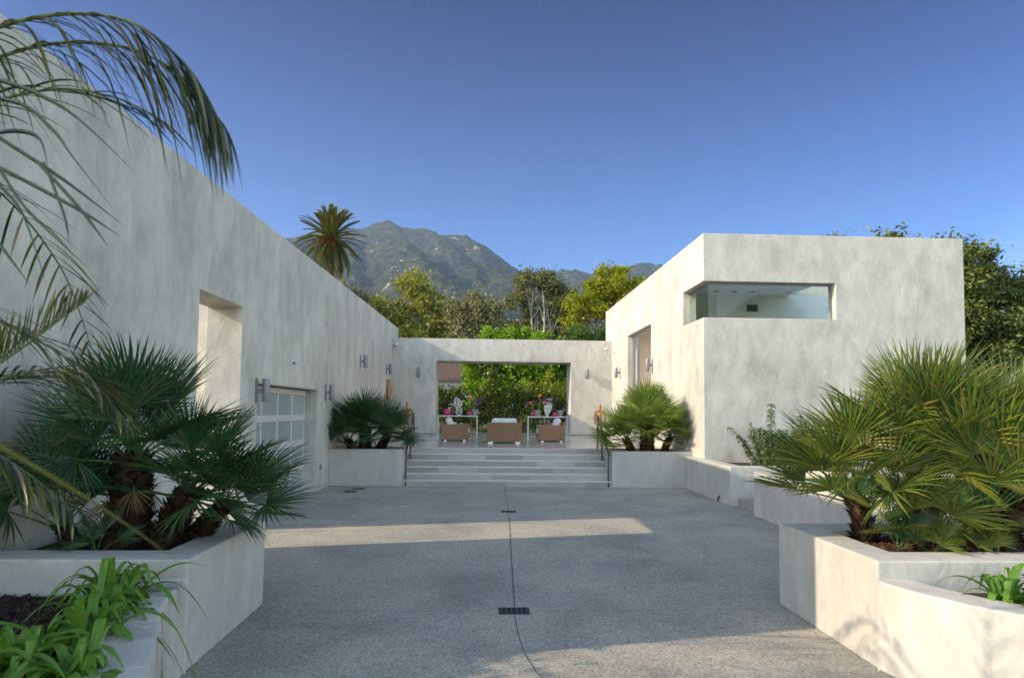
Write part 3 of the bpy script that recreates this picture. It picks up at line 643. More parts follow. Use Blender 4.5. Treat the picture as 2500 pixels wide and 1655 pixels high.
handrail(3.03, 'dark metal handrail on the right side of the steps by the sunlit palm')
handrail(-1.90, 'metal handrail on the left side of the steps behind the drooping palm leaf')
# ------------------------------------------------------------------ furniture
def armchair(x, y, rz, wdt, label):      # local: back at -Y, seat opens to +Y
    t = thing('armchair', label, 'armchair', (x, y, ZF), 'wicker lounge armchairs on the terrace', rz)
    h = wdt/2; d = 0.86
    m = MB(); m.add([(-h, -d/2+0.06, 0.06), (h, -d/2+0.06, 0.06), (h, -d/2+0.14, 0.06), (-h, -d/2+0.14, 0.06), (-h, -d/2-0.03, 0.62), (h, -d/2-0.03, 0.62), (h, -d/2+0.07, 0.62), (-h, -d/2+0.07, 0.62)],
        [(0,3,2,1),(4,5,6,7),(0,1,5,4),(1,2,6,5),(2,3,7,6),(3,0,4,7)]); m.build('backrest', M['wicker'], t, bevel=0.012)
    for s in (-1, 1):
        a, b_ = sorted((s*h, s*(h-0.10)))
        yb = lambda z: -d/2+0.141-(z-0.06)*0.125
        m = MB(); m.add([(a, yb(.06), 0.06), (b_, yb(.06), 0.06), (b_, d/2, 0.06), (a, d/2, 0.06), (a, yb(.53), 0.53), (b_, yb(.53), 0.53), (b_, d/2, 0.53), (a, d/2, 0.53)],
            [(0,3,2,1),(4,5,6,7),(0,1,5,4),(1,2,6,5),(2,3,7,6),(3,0,4,7)]); m.build('armrest', M['wicker'], t, bevel=0.012)
    m = MB(); m.box(-h+0.101, h-0.101, -d/2+0.15, d/2-0.02, 0.06, 0.24); m.build('seat_base', M['wicker'], t, bevel=0.01)
    m = MB(); m.box(-h+0.11, h-0.11, -d/2+0.16, d/2+0.01, 0.241, 0.40); m.build('seat_cushion', M['cushion'], t, bevel=0.04)
    m = MB(); m.box(-h+0.13, h-0.13, -0.10, 0.10, -0.19, 0.19); bc = m.build('back_cushion', M['cushion'], t, bevel=0.09)
    bc.location = (0, -d/2+0.24, 0.56); bc.rotation_euler = (R(14), 0, 0)
    for sx in (-1, 1):
        for sy in (-1, 1):
            MB().box(sx*(h-0.11)-0.075, sx*(h-0.11)+0.075, sy*(d/2-0.13)-0.04, sy*(d/2-0.13)+0.04, 0, 0.05).build('foot', M['alu'], t, bevel=0.004)
armchair(0.58, 20.05, 0, 1.04, 'tan wicker armchair in the middle seen from behind with pale back cushion')
armchair(-0.95, 21.2, R(-90), 0.92, 'tan wicker armchair on the left turned towards the middle chair')
armchair(2.12, 21.2, R(90), 0.92, 'tan wicker armchair on the right turned towards the middle chair')
def console(x, y, label):
    t = thing('console_table', label, 'table', (x, y, ZF), 'white console tables in the portal')
    MB().box(-0.82, 0.82, -0.2, 0.2, 0.71, 0.755).build('tabletop', M['white'], t, bevel=0.004)
    for sx in (-1, 1):
        for sy in (-1, 1): MB().box(sx*0.798-0.02, sx*0.798+0.02, sy*0.178-0.02, sy*0.178+0.02, 0, 0.71).build('leg', M['white'], t, bevel=0.003)
console(-1.13, 27.1, 'white thin-legged console table at the left of the portal opening')
console(2.57, 27.1, 'white thin-legged console table at the right of the portal opening')
TZ = ZF+0.755
def blade(P, d, up, L, wd, droop, n=6, fold=0.15, twist=0.0, tipw=0.0):
    d = Vector(d).normalized(); up = Vector(up); s = d.cross(up)
    if s.length < 1e-3: s = d.cross(Vector((1, 0, 0)))
    s.normalize(); nn = s.cross(d); vs = []; fs = []; P = Vector(P)
    for i in range(n+1):
        t = i/n; w2 = wd/2*min(1.0, (0.55+1.5*t) if t < 0.3 else 1.0)*(1-max(0, (t-0.55)/0.45)**1.6*(1-tipw))
        c = P + d*(L*(t-0.12*droop*t*t)) + Vector((0, 0, -1))*(L*droop*t*t)
        s2 = s*math.cos(twist*t)+nn*math.sin(twist*t)
        vs += [c-s2*w2+nn*w2*fold, c-nn*w2*fold*0.5, c+s2*w2+nn*w2*fold]
    for i in range(n): fs += [(3*i, 3*i+1, 3*i+4, 3*i+3), (3*i+1, 3*i+2, 3*i+5, 3*i+4)]
    return vs, fs
def petals(mb, c, n, r_, s_, rnd):
    for i in range(n):
        v = Vector((rnd.gauss(0, 1), rnd.gauss(0, 1), rnd.gauss(0, 1))).normalized(); p = Vector(c)+v*r_*rnd.uniform(.4, 1)
        a = v.cross(Vector((.3, .5, .8))).normalized(); b_ = v.cross(a); a = a+v*0.5
        mb.add([p-a*s_, p+b_*s_*.7, p+a*s_, p-b_*s_*.7], [(0, 1, 2, 3)])
def pot_plant(x, y, kind, label, cat='potted plant'):
    rnd = random.Random(int(abs(x)*1000)+7)
    t = thing('potted_plant', label, cat, (x, y, TZ))
    if kind in ('globe', 'smallglobe'):
        k = 1.0 if kind == 'globe' else 0.68
        pr = [(0.04, 0), (0.10, 0.03), (0.145, 0.10), (0.15, 0.15), (0.13, 0.22), (0.09, 0.265), (0.075, 0.27), (0.07, 0.25)]
        MB().lathe([(a*k, b_*k) for a, b_ in pr], n=22).build('pot', M['pink'], t, True); z0 = 0.25*k
    else:
        MB().lathe([(0.10, 0), (0.14, 0.24), (0.145, 0.25), (0.125, 0.25), (0.12, 0.2)], n=22).build('bucket', M['bucket'], t, True); z0 = 0.22
    if kind == 'globe' or kind == 'bucketcactus':
        m = MB()
        for i in range(22):
            a = rnd.uniform(0, 6.28); e = rnd.uniform(0.35, 1.45)
            m.add(*blade((0, 0, z0), (math.cos(a)*math.cos(e), math.sin(a)*math.cos(e), math.sin(e)), (0, 0, 1), rnd.uniform(.4, .85), 0.05, rnd.uniform(0, .25)))
        m.build('leaves', M['cactus'], t)
    if kind in ('orchid', 'smallglobe'):
        m = MB(); fl = MB()
        for i in range(8):
            a = rnd.uniform(0, 6.28); m.add(*blade((0, 0, z0), (math.cos(a)*.8, math.sin(a)*.8, .5), (0, 0, 1), .25, .05, .3))
        for i in range(3):
            sx = rnd.uniform(-.2, .2); lean = rnd.choice((-1, 1)) if kind == 'smallglobe' else 1
            up_ = rnd.uniform(.75, 1.25); pts = [(0, 0, z0), (sx*.3, 0, z0+.25*up_), (sx+.08*lean, 0, z0+.45*up_), (sx+.18*lean, 0, z0+.47*up_), (sx+.25*lean, 0, z0+.30*up_)]
            m.tube(pts, 0.006, 5)
            for q in range(5):
                u = rnd.uniform(0, 1); b_ = Vector(pts[2]).lerp(Vector(pts[4]), u)+Vector((0, 0, .06*math.sin(3.1*u)))
                petals(fl, b_, 8, .045, .026, rnd)
        m.build('leaves', M['greenstem'], t); fl.build('flowers', M['petal_purple'], t)
    return t
pot_plant(-1.58, 27.1, 'globe', 'glossy pink globe pot with spiky dark bromeliad on the left console')
pot_plant(-0.66, 27.08, 'smallglobe', 'small pink globe pot with purple orchid in the middle of the left console')
pot_plant(-0.42, 27.12, 'orchid', 'pale metal bucket of arching purple orchid at the right end of the left console')
pot_plant(1.98, 27.1, 'smallglobe', 'small pink globe pot with purple orchids on the right console')
pot_plant(2.17, 27.05, 'orchid', 'metal bucket of purple orchids beside the pink pot on the right console')
pot_plant(3.1, 27.12, 'bucketcactus', 'grey metal bucket of reddish spiky plants at the right end of the right console')
pot_plant(2.87, 27.0, 'smallglobe', 'small pink globe pot with orchid right of the perforated sculpture')
# open white sculpture (two looped leaf shapes) and perforated leaf sculpture
def loop_ring(mb, c, rx, rz, tilt, rad, n=26):
    pts = []
    for i in range(n+1):
        a = 2*math.pi*i/n; x = rx*math.cos(a)*(1-0.35*math.sin(a)); z = rz*math.sin(a)
        pts.append((c[0]+x*math.cos(tilt)-z*math.sin(tilt), c[1], c[2]+x*math.sin(tilt)+z*math.cos(tilt)))
    mb.tube(pts, rad, 6, cap=False)
t = thing('table_sculpture', 'white openwork twisted sculpture standing on the left console', 'sculpture', (-1.08, 27.1, TZ))
m = MB(); m.lathe([(0.06, 0), (0.05, 0.03), (0.02, 0.05)], n=14); m.build('base', M['white'], t)
m = MB(); loop_ring(m, (0.0, 0, 0.20), 0.11, 0.17, R(-4), 0.022); loop_ring(m, (-0.07, 0, 0.53), 0.13, 0.20, R(20), 0.03); loop_ring(m, (-0.09, 0, 0.53), 0.06, 0.10, R(20), 0.02); loop_ring(m, (0.0, 0, 0.2), 0.05, 0.08, 0, 0.016)
m.build('loops', M['white'], t, True)
t = thing('table_sculpture', 'white perforated leaf-shaped sculpture leaning on the right console', 'sculpture', (2.55, 27.1, TZ))
def leaf_outline(z): return 0.165*math.sin(min(1, (z+0.04)/0.44)*math.pi*0.5)*(1 if z < 0.42 else max(0.55, 1-(z-0.42)/0.75))
def is_hole(i, k): return 0
m = MB(); nz = 25; nxx = 15
for k in range(nz):
    za, zb = k/nz*0.74, (k+1)/nz*0.74
    for i in range(nxx):
        if k % 3 == 1 and i % 3 == 1 and k not in (12, 13): continue
        if k % 3 == 2 and i % 3 == 1 and k not in (14,): continue
        ua, ub = (i/nxx-0.5)*2, ((i+1)/nxx-0.5)*2
        q = []
        for y_ in (-0.02, 0.02):
            for z, u in ((za, ua), (za, ub), (zb, ub), (zb, ua)): q.append((u*leaf_outline(z)+0.13*z, y_, z))
        m.add(q, [(0, 1, 2, 3), (7, 6, 5, 4), (0, 4, 5, 1), (1, 5, 6, 2), (2, 6, 7, 3), (3, 7, 4, 0)])
m.build('leaf_panel', M['white'], t)
t = thing('glass_bowl', 'small clear glass ornament on the left console beside the pink globe pot', 'ornament', (-1.34, 27.02, TZ))
MB().lathe([(0.03, 0), (0.03, 0.02), (0.07, 0.07), (0.075, 0.10), (0.07, 0.10), (0.06, 0.07), (0.02, 0.03)], n=18).build('bowl', M['clear'], t, True)
t.children[0]  # bowl
def carved_figure(x, y, label, h=1.25):
    t = thing('carved_figure', label, 'sculpture', (x, y, ZF), 'carved wooden figures on the terrace')
    k = h/1.25
    m = MB(); m.box(-0.19*k, 0.19*k, -0.14*k, 0.14*k, 0, 0.035*k); m.build('base', M['carved'], t, bevel=0.008)
    m = MB()
    m.tube([(0, 0, 0.93*k), (0, 0, 1.05*k), (0, 0, 1.10*k)], [0.045*k, 0.038*k, 0.055*k], 10)
    m.tube([(0, 0, 1.08*k), (0, 0, 1.16*k), (0, 0, 1.24*k), (0, 0, 1.27*k)], [0.045*k, 0.062*k, 0.05*k, 0.02*k], 10); m.build('head', M['carved'], t, True)
    m = MB(); m.tube([(0, 0, 0.45*k), (0, 0, 0.6*k), (0, 0, 0.8*k), (0, 0, 0.95*k)], [0.085*k, 0.075*k, 0.085*k, 0.10*k], 10); m.build('torso', M['carved'], t, True)
    for s in (-1, 1):
        m = MB(); m.tube([(s*0.03*k, 0, 0.96*k), (s*0.13*k, 0, 0.99*k), (s*0.19*k, 0, 0.92*k), (s*0.20*k, -0.01, 0.75*k), (s*0.19*k, -0.02, 0.58*k), (s*0.175*k, -0.02, 0.47*k)], [0.05*k, 0.055*k, 0.055*k, 0.045*k, 0.035*k, 0.012*k], 8); m.build('arm', M['carved'], t, True)
        m = MB(); m.tube([(s*0.06*k, 0, 0.47*k), (s*0.075*k, 0, 0.3*k), (s*0.08*k, 0, 0.03*k)], [0.045*k, 0.04*k, 0.035*k], 8); m.build('leg', M['carved'], t, True)
    for z in (0.12, 0.22, 0.32): MB().box(-0.07*k, 0.07*k, -0.02*k, 0.02*k, z*k, (z+0.035)*k).build('rung', M['carved'], t, bevel=0.005)
carved_figure(4.32, 24.6, 'carved wooden figure with drooping arms standing against the sunlit portal wall')
carved_figure(-2.95, 24.9, 'carved wooden figure with drooping arms half hidden behind the shaded palm')
t = thing('wall_carving', 'carved wooden mask-like hanging on the far end of the left wall below a lamp', 'sculpture', (-3.73, 24.95, 2.55))
m = MB(); m.tube([(0.05, 0, 0.42), (0.07, 0, 0.25), (0.10, 0, 0.0), (0.08, 0, -0.28), (0.05, 0, -0.42)], [0.05, 0.09, 0.11, 0.07, 0.03], 10); m.build('mask', M['carved'], t, True)
m = MB(); m.tube([(0.05, 0.1, 0.36), (0.07, 0.15, 0.05), (0.06, 0.1, -0.34)], [0.03, 0.045, 0.02], 8); m.build('side_horn', M['carved'], t, True)
m = MB(); m.tube([(0.05, -0.1, 0.36), (0.07, -0.15, 0.05), (0.06, -0.1, -0.34)], [0.03, 0.045, 0.02], 8); m.build('side_horn', M['carved'], t, True)
# ------------------------------------------------------------------ palms
def fan_leaf(name, seed, L, Rl, nseg, spread, mats, cup=0.12, droop=0.10, bad=0.0):
    rnd = random.Random(seed); m = MB()
    m.tube([(0, 0, 0), (0, L*0.5, L*0.02), (0, L, 0)], [0.012, 0.008, 0.006], 5, 0)
    da = spread/nseg
    for i in range(nseg):
        if rnd.random() < bad: continue
        a = (i-(nseg-1)/2)*da + rnd.uniform(-.12, .12)*da
        u = a/(spread/2)
        ln = Rl*(0.74+0.26*math.cos(u*1.35))*rnd.uniform(0.92, 1.06); dz = rnd.uniform(-.05, .05); dr = droop*rnd.uniform(.4, 1.8)
        sa, ca = math.sin(a), math.cos(a); px, py = ca, -sa
        V = []
        for t in (0.02, 0.22, 0.42, 0.70, 0.88, 1.0):
            r_ = ln*t; wf_ = min(r_*math.tan(da/2)*1.02, Rl*0.0205 if t < 0.6 else Rl*0.0195*(1-t)/0.4+0.0004)
            z = cup*r_*abs(math.sin(a*0.6))+dz*r_*t - dr*ln*t**3
            fo = wf_*0.55
            V += [(sa*r_-px*wf_, L+ca*r_-py*wf_, z+fo), (sa*r_, L+ca*r_, z-fo*0.4), (sa*r_+px*wf_, L+ca*r_+py*wf_, z+fo)]
        F = []
        for k in range(5): F += [(3*k, 3*k+1, 3*k+4, 3*k+3), (3*k+1, 3*k+2, 3*k+5, 3*k+4)]
        m.add(V, F, 1)
    me = bpy.data.meshes.new(name); me.from_pydata(m.v, [], m.f)
    for q in mats: me.materials.append(q)
    me.polygons.foreach_set('material_index', m.m); me.update(); return me
def dirmat(p, d, roll, sc):
    d = Vector(d).normalized(); x = d.cross(Vector((0, 0, 1)))
    if x.length < 1e-3: x = Vector((1, 0, 0))
    x.normalize(); z = x.cross(d)
    mt = Matrix((x, d, z)).transposed().to_4x4()
    return Matrix.Translation(p) @ mt @ Matrix.Rotation(roll, 4, 'Y') @ Matrix.Diagonal((sc, sc, sc, 1))
def palm_trunk(m, base, top, r0_, r1_, seed, flake=0.05, n=150):
    n = int(n*1.8)
    rnd = random.Random(seed); base = Vector(base); top = Vector(top); mid = base.lerp(top, .5)+Vector((rnd.uniform(-.03, .03), rnd.uniform(-.03, .03), 0))
    cs = []
    for i in range(9):
        t = i/8; p = base*(1-t)**2+mid*2*t*(1-t)+top*t*t; cs.append(p)
    m.tube(cs, [r0_*(1-t/8)+r1_*t/8 + rnd.uniform(-.01, .01) for t in range(9)], 12)
    ax = (top-base).normalized()
    for i in range(n):
        t = rnd.random(); p = base*(1-t)**2+mid*2*t*(1-t)+top*t*t; a = rnd.uniform(0, 6.28); rd = r0_*(1-t)+r1_*t
        o = Vector((math.cos(a), math.sin(a), 0)); s = ax.cross(o).normalized(); fl = flake*rnd.uniform(.6, 1.5)
        c = p+o*rd*0.93; tip = c+o*fl*rnd.uniform(.5, 1.1)+ax*fl*rnd.uniform(.2, 1.3)+s*rnd.uniform(-.4, .4)*fl
        wd = fl*rnd.uniform(.25, .5)
        m.add([c-s*wd, c+s*wd, tip+s*wd*.25, tip-s*wd*.25, c+o*fl*.35+ax*fl*.1], [(0, 1, 2, 3), (0, 4, 3), (1, 2, 4)])
fan_sets = {}
M['dead'] = leafmat('dead_palm_leaf', [(0.16, 0.11, 0.06), (0.24, 0.17, 0.09), (0.10, 0.065, 0.035)], 0.8, 0.1, 0.1)
dead = [fan_leaf('fan_frond', 70+i, .40, .42, 20, R(70+40*i), [M['dead'], M['dead']], .3, .25, .2) for i in range(2)]
def fan_set(key, L, Rl, mats):
    if key not in fan_sets:
        fan_sets[key] = [fan_leaf('fan_frond', 10+i+hash(len(key)) % 7, L, Rl, n, R(sp), mats, cu, dr, bd) for i, (n, sp, cu, dr, bd) in enumerate(((30, 205, .10, .06, .03), (26, 175, .25, .08, .05), (33, 235, .06, .08, .03), (24, 140, .34, .05, .05), (28, 190, .04, .16, .08)))]
    return fan_sets[key]
def fan_palm(label, loc, stems, key, L, Rl, mats, fibre, group=None, seed=1, low=92):
    rnd = random.Random(seed); t = thing('fan_palm', label, 'palm', loc, group)
    fs = fan_set(key, L, Rl, mats)
    for si, st in enumerate(stems):
        b_, tp, r0_, r1_, n, sc, aims = st
        m = MB(); palm_trunk(m, b_, tp, r0_, r1_, seed*10+si, 0.05 if r0_ > .08 else .035, int(700*r0_*max(0.15, (Vector(tp)-Vector(b_)).length)*4)+40)
        m.build('trunk', fibre, t)
        for i in range(4 if (n > 18 and tp[2] > .5) else 0):
            az = rnd.uniform(0, 6.28); el_ = R(rnd.uniform(-75, -48)); d = Vector((math.cos(az)*math.cos(el_), math.sin(az)*math.cos(el_), math.sin(el_)))
            o_ = link('frond', dead[i % 2], t, dirmat(Vector(tp)+Vector((d.x, d.y, -.6))*.12, d, R(rnd.uniform(-60, 60)), sc*rnd.uniform(.5, .75))); o_['label'] = 'dead brown hanging frond'
        for i in range(n):
            g = (i+0.5)/n; el_ = R(82-low*g**0.9+rnd.uniform(-9, 9)); az = i*2.39996+rnd.uniform(-.25, .25)+si
            d = Vector((math.cos(az)*math.cos(el_), math.sin(az)*math.cos(el_), math.sin(el_)))
            if aims: d = (d+Vector(aims)).normalized()
            p = Vector(tp)+Vector((0, 0, -0.10*g*min(1, r1_*8)))
            link('frond', fs[rnd.randrange(5)], t, dirmat(p, d, R(rnd.uniform(-35, 35)), sc*rnd.uniform(.85, 1.12)))
    return t
GF = 'fan palms in the planters'
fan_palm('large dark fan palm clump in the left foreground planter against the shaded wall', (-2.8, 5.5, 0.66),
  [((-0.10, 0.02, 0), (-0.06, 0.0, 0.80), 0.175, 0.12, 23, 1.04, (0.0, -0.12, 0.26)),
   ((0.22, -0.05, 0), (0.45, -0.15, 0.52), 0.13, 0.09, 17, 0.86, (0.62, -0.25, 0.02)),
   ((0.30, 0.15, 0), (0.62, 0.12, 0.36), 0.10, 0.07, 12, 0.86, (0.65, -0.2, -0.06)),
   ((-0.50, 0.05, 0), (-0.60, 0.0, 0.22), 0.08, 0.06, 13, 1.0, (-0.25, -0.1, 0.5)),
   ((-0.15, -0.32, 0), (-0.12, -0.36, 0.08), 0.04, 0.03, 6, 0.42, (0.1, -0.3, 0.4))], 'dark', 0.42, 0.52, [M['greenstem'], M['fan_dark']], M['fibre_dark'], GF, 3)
fan_palm('big sprawling olive green fan palm clump in the right foreground planter', (3.9, 5.5, 0.70),
  [((-0.45, 0.35, 0), (-0.60, 0.25, 0.40), 0.09, 0.07, 24, 0.98, (-0.38, -0.1, 0.30)),
   ((-0.22, 0.02, 0), (-0.26, -0.02, 0.16), 0.07, 0.05, 11, 0.72, (-0.25, -0.2, 0.2)),
   ((0.05, 0.30, 0), (0.03, 0.25, 0.72), 0.13, 0.10, 28, 1.05, (-0.1, -0.05, 0.50)),
   ((0.28, -0.05, 0), (0.32, -0.08, 0.36), 0.16, 0.12, 26, 1.15, (0.15, -0.1, 0.75)),
   ((0.75, 0.25, 0), (0.85, 0.22, 0.60), 0.12, 0.09, 24, 1.12, (0.25, -0.05, 0.45))], 'olive', 0.52, 0.54, [M['greenstem'], M['fan_olive']], M['fibre'], GF, 7, 82)
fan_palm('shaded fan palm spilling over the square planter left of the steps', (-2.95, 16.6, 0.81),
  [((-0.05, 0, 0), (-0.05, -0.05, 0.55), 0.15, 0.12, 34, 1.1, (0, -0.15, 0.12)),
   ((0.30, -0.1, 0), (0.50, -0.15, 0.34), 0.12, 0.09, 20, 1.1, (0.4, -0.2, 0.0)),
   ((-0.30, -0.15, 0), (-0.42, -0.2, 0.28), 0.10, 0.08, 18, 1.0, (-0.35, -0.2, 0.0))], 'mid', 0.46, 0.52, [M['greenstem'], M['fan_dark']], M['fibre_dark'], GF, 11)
fan_palm('sunlit round-crowned fan palm in the square planter right of the steps', (4.12, 16.6, 0.81),
  [((0.0, 0, 0), (0.02, -0.05, 0.72), 0.17, 0.14, 60, 1.15, (0, -0.12, 0.02)),
   ((-0.35, 0.1, 0), (-0.5, 0.05, 0.32), 0.10, 0.08, 18, 1.05, (-0.35, -0.2, -0.02)),
   ((0.45, 0.1, 0), (0.60, 0.05, 0.38), 0.09, 0.07, 16, 1.0, (0.2, -0.35, -0.05))], 'sun', 0.46, 0.52, [M['greenstem'], M['fan_sun']], M['fibre'], GF, 13)
# seedlings in the right planter
sd = random.Random(4)
for i, (x, y, s_, lb) in enumerate(((3.42, 5.35, .62, 'young fan palm with broad blue-green leaf at the left end of the right planter'), (3.62, 5.22, .5, 'low fan palm seedling in red mulch near the left of the right planter'), (3.80, 5.30, .45, 'small upright fan palm seedling between the trunks in the right planter'), (3.97, 5.15, .42, 'fan palm seedling with toothed leaf left of the fibrous stump'), (4.10, 5.12, .34, 'smallest spiky palm seedling in front of the fibrous stump'), (4.75, 5.3, .7, 'young fan palm with wide pleated leaf right of the fibrous stump'))):
    t = thing('palm_seedling', lb, 'seedling', (x, y, 0.70), 'palm seedlings in the right planter')
    m = MB(); palm_trunk(m, (0, 0, 0), (0, 0, 0.05), 0.02, 0.015, i, 0.02, 12); m.build('stem', M['fibre'], t)
    for q in range(6 if i else 7):
        a = sd.uniform(0, 6.28); e = R(sd.uniform(25, 75))
        link('frond', fan_set('mid', 0.46, 0.52, None)[sd.randrange(5)] if False else fan_sets['dark' if i == 0 else 'olive'][sd.choice((1, 3))], t, dirmat((0, 0, .03), (math.cos(a)*math.cos(e), math.sin(a)*math.cos(e)-.25, math.sin(e)), R(sd.uniform(-40, 40)), s_*sd.uniform(.6, .85)))
# feather palm at the left edge
def bez(pts, n):
    out = []
    P = [Vector(p) for p in pts]
    for i in range(len(P)-1):
        p0, p1, p2, p3 = P[max(i-1, 0)], P[i], P[i+1], P[min(i+2, len(P)-1)]
        for q in range(n):
            t = q/n; out.append(0.5*((2*p1)+(-p0+p2)*t+(2*p0-5*p1+4*p2-p3)*t*t+(-p0+3*p1-3*p2+p3)*t**3))
    out.append(P[-1]); return out
def feather_frond(parent, pts, mat, seed, npair, Ll, wd, droop, fwd=0.6, up=0.2, rad=0.012, t0=0.12, spread=1.0, name='frond'):
    rnd = random.Random(seed); c = bez(pts, 8); m = MB(); o = Vector(parent.location) if parent else Vector()
    m.tube([p-o for p in c], [rad*(1-.85*i/len(c)) for i in range(len(c))], 6, 0)
    for i in range(npair):
        t = t0+(1-t0)*(i+rnd.uniform(-.3, .3))/npair; f = max(0, min(t, .999))*(len(c)-1); k = int(f); p = c[k].lerp(c[k+1], f-k); tg = (c[k+1]-c[k]).normalized()
        sd_ = tg.cross(Vector((0, 0, 1)))
        sd_ = sd_.normalized() if sd_.length > .05 else Vector((0, 1, 0))
        ln = Ll*(0.55+0.45*math.sin(math.pi*min(1, t*0.9+.12)))*(1-.35*max(0, t-.75)/.25)
        for s in (-1, 1):
            d = (tg*fwd*rnd.uniform(.8, 1.2)+sd_*s*spread*rnd.uniform(.75, 1.15)+Vector((0, 0, up+rnd.uniform(-.2, .2)))).normalized()
            m.add(*blade(p-o, d, (0, 0, 1), ln*rnd.uniform(.8, 1.12), wd*rnd.uniform(.8, 1.15), droop*rnd.uniform(.7, 1.3), 7, 0.3, rnd.uniform(-.8, .8)), 1)
    return m.build(name, [M['greenstem'], mat], parent)
FP = thing('feather_palm', 'arching feather palm hanging into the left edge of the view', 'palm', (-3.05, 2.75, 0.5))
m = MB(); palm_trunk(m, (0, 0, 0), (0.05, 0, 1.85), 0.15, 0.12, 77, 0.05, 260); m.build('trunk', M['fibre_dark'], FP)
CR = (-2.98, 2.75, 2.35)
feather_frond(FP, [CR, (-2.55, 2.68, 3.05), (-1.95, 2.62, 3.36), (-1.50, 2.60, 3.40), (-1.22, 2.60, 3.22), (-1.07, 2.60, 2.98)], M['feather'], 1, 58, 0.40, 0.015, 1.0, 0.75, -0.1, 0.013, 0.16, 0.25)
feather_frond(FP, [CR, (-2.5, 2.72, 3.0), (-1.95, 2.70, 3.30), (-1.55, 2.70, 3.34), (-1.28, 2.70, 3.22), (-1.10, 2.70, 3.02)], M['feather'], 12, 40, 0.42, 0.013, 0.95, 0.8, -0.1, 0.012, 0.3, 0.3)
feather_frond(FP, [CR, (-2.6, 2.85, 2.95), (-2.05, 2.95, 3.25), (-1.70, 2.95, 3.24), (-1.45, 2.93, 3.12)], M['feather_dark'], 2, 14, 0.42, 0.015, 0.35, 1.1, 0.0, 0.012, 0.25, 0.5)
def strip(m, pts, wd, mi=1):
    c = bez(pts, 4); n = len(c); b = len(m.v); vs = []; fs = []
    for i, p in enumerate(c):
        t = (c[min(i+1, n-1)]-c[max(i-1, 0)]).normalized(); sd_ = t.cross(Vector((0.25, 1, 0.35))).normalized(); f = i/(n-1); w_ = wd/2*(min(1, .6+2*f) if f < .6 else max(.03, (1-f)/.4))
        nn = sd_.cross(t); vs += [p-sd_*w_+nn*w_*.5, p, p+sd_*w_+nn*w_*.5]
    for i in range(n-1): fs += [(3*i, 3*i+1, 3*i+4, 3*i+3), (3*i+1, 3*i+2, 3*i+5, 3*i+4)]
    m.add(vs, fs, mi)
LV = [[(-1.86,2.42,3.06),(-1.8,2.42,3.04),(-1.68,2.42,3.0),(-1.52,2.42,2.91),(-1.29,2.42,2.7)],
 [(-1.87,2.44,2.99),(-1.81,2.44,2.98),(-1.71,2.44,2.95),(-1.6,2.44,2.85),(-1.54,2.44,2.77),(-1.37,2.44,2.56)],
 [(-1.88,2.46,2.88),(-1.82,2.46,2.84),(-1.57,2.46,2.68),(-1.34,2.46,2.51)], [(-1.89,2.48,2.76),(-1.82,2.48,2.73),(-1.53,2.48,2.58),(-1.37,2.48,2.48)],
 [(-1.83,2.42,2.76),(-1.78,2.42,2.7),(-1.68,2.42,2.56),(-1.44,2.42,2.34)], [(-1.68,2.44,2.76),(-1.51,2.44,2.58),(-1.39,2.44,2.43)],
 [(-1.85,2.46,2.71),(-1.81,2.46,2.66),(-1.72,2.46,2.55),(-1.62,2.46,2.29)], [(-1.67,2.48,2.76),(-1.59,2.48,2.57),(-1.56,2.48,2.46)],
 [(-1.81,2.42,2.49),(-1.77,2.42,2.43),(-1.65,2.42,2.28)], [(-1.86,2.44,2.84),(-1.75,2.44,2.86),(-1.66,2.44,2.83),(-1.62,2.44,2.70)]]
for fr in range(2):
    m = MB(); o = Vector(FP.location); rc = [Vector(p)-o for p in ([CR, (-2.6, 2.6, 2.95), (-2.2, 2.5, 3.15), (-1.95, 2.42, 3.06), (-1.86, 2.42, 2.9)] if fr == 0 else [CR, (-2.6, 2.5, 2.75), (-2.2, 2.46, 2.85), (-1.93, 2.46, 2.72), (-1.84, 2.44, 2.5)])]
    m.tube(bez(rc, 4), 0.011, 6, 0)
    for q in (LV[:3]+LV[9:] if fr == 0 else LV[3:9]): strip(m, [Vector(p)-o for p in q], 0.016)
    m.build('frond', [M['greenstem'], M['feather_dark']], FP)
feather_frond(FP, [(-2.95, 2.85, 1.9), (-2.5, 2.8, 1.88), (-2.08, 2.75, 1.95), (-1.98, 2.75, 2.02), (-1.86, 2.75, 2.11), (-1.74, 2.75, 2.21), (-1.65, 2.75, 2.28)], M['feather_dry'], 6, 34, 0.24, 0.007, 0.05, 0.8, 0.75, 0.008, 0.4, 0.6)
feather_frond(FP, [(-2.95, 2.9, 2.1), (-2.5, 2.88, 2.32), (-2.17, 2.85, 2.28), (-2.06, 2.85, 2.2), (-1.86, 2.85, 2.1), (-1.69, 2.85, 1.98), (-1.5, 2.85, 1.76)], M['feather_dry'], 8, 36, 0.30, 0.0075, 0.25, 0.9, 0.2, 0.008, 0.35, 0.7)
feather_frond(FP, [(-2.95, 2.9, 1.8), (-2.5, 2.88, 1.82), (-2.15, 2.85, 1.91), (-2.05, 2.85, 1.95), (-1.87, 2.85, 1.99), (-1.69, 2.85, 1.96), (-1.58, 2.85, 1.87)], M['feather'], 9, 40, 0.34, 0.012, 0.3, 0.9, 0.1, 0.009, 0.35, 0.8)
feather_frond(FP, [(-2.95, 2.9, 1.7), (-2.5, 2.9, 1.68), (-2.15, 2.9, 1.66), (-1.95, 2.9, 1.56), (-1.75, 2.9, 1.40)], M['feather'], 10, 34, 0.36, 0.013, 0.35, 0.9, 0.15, 0.009, 0.3, 0.8)
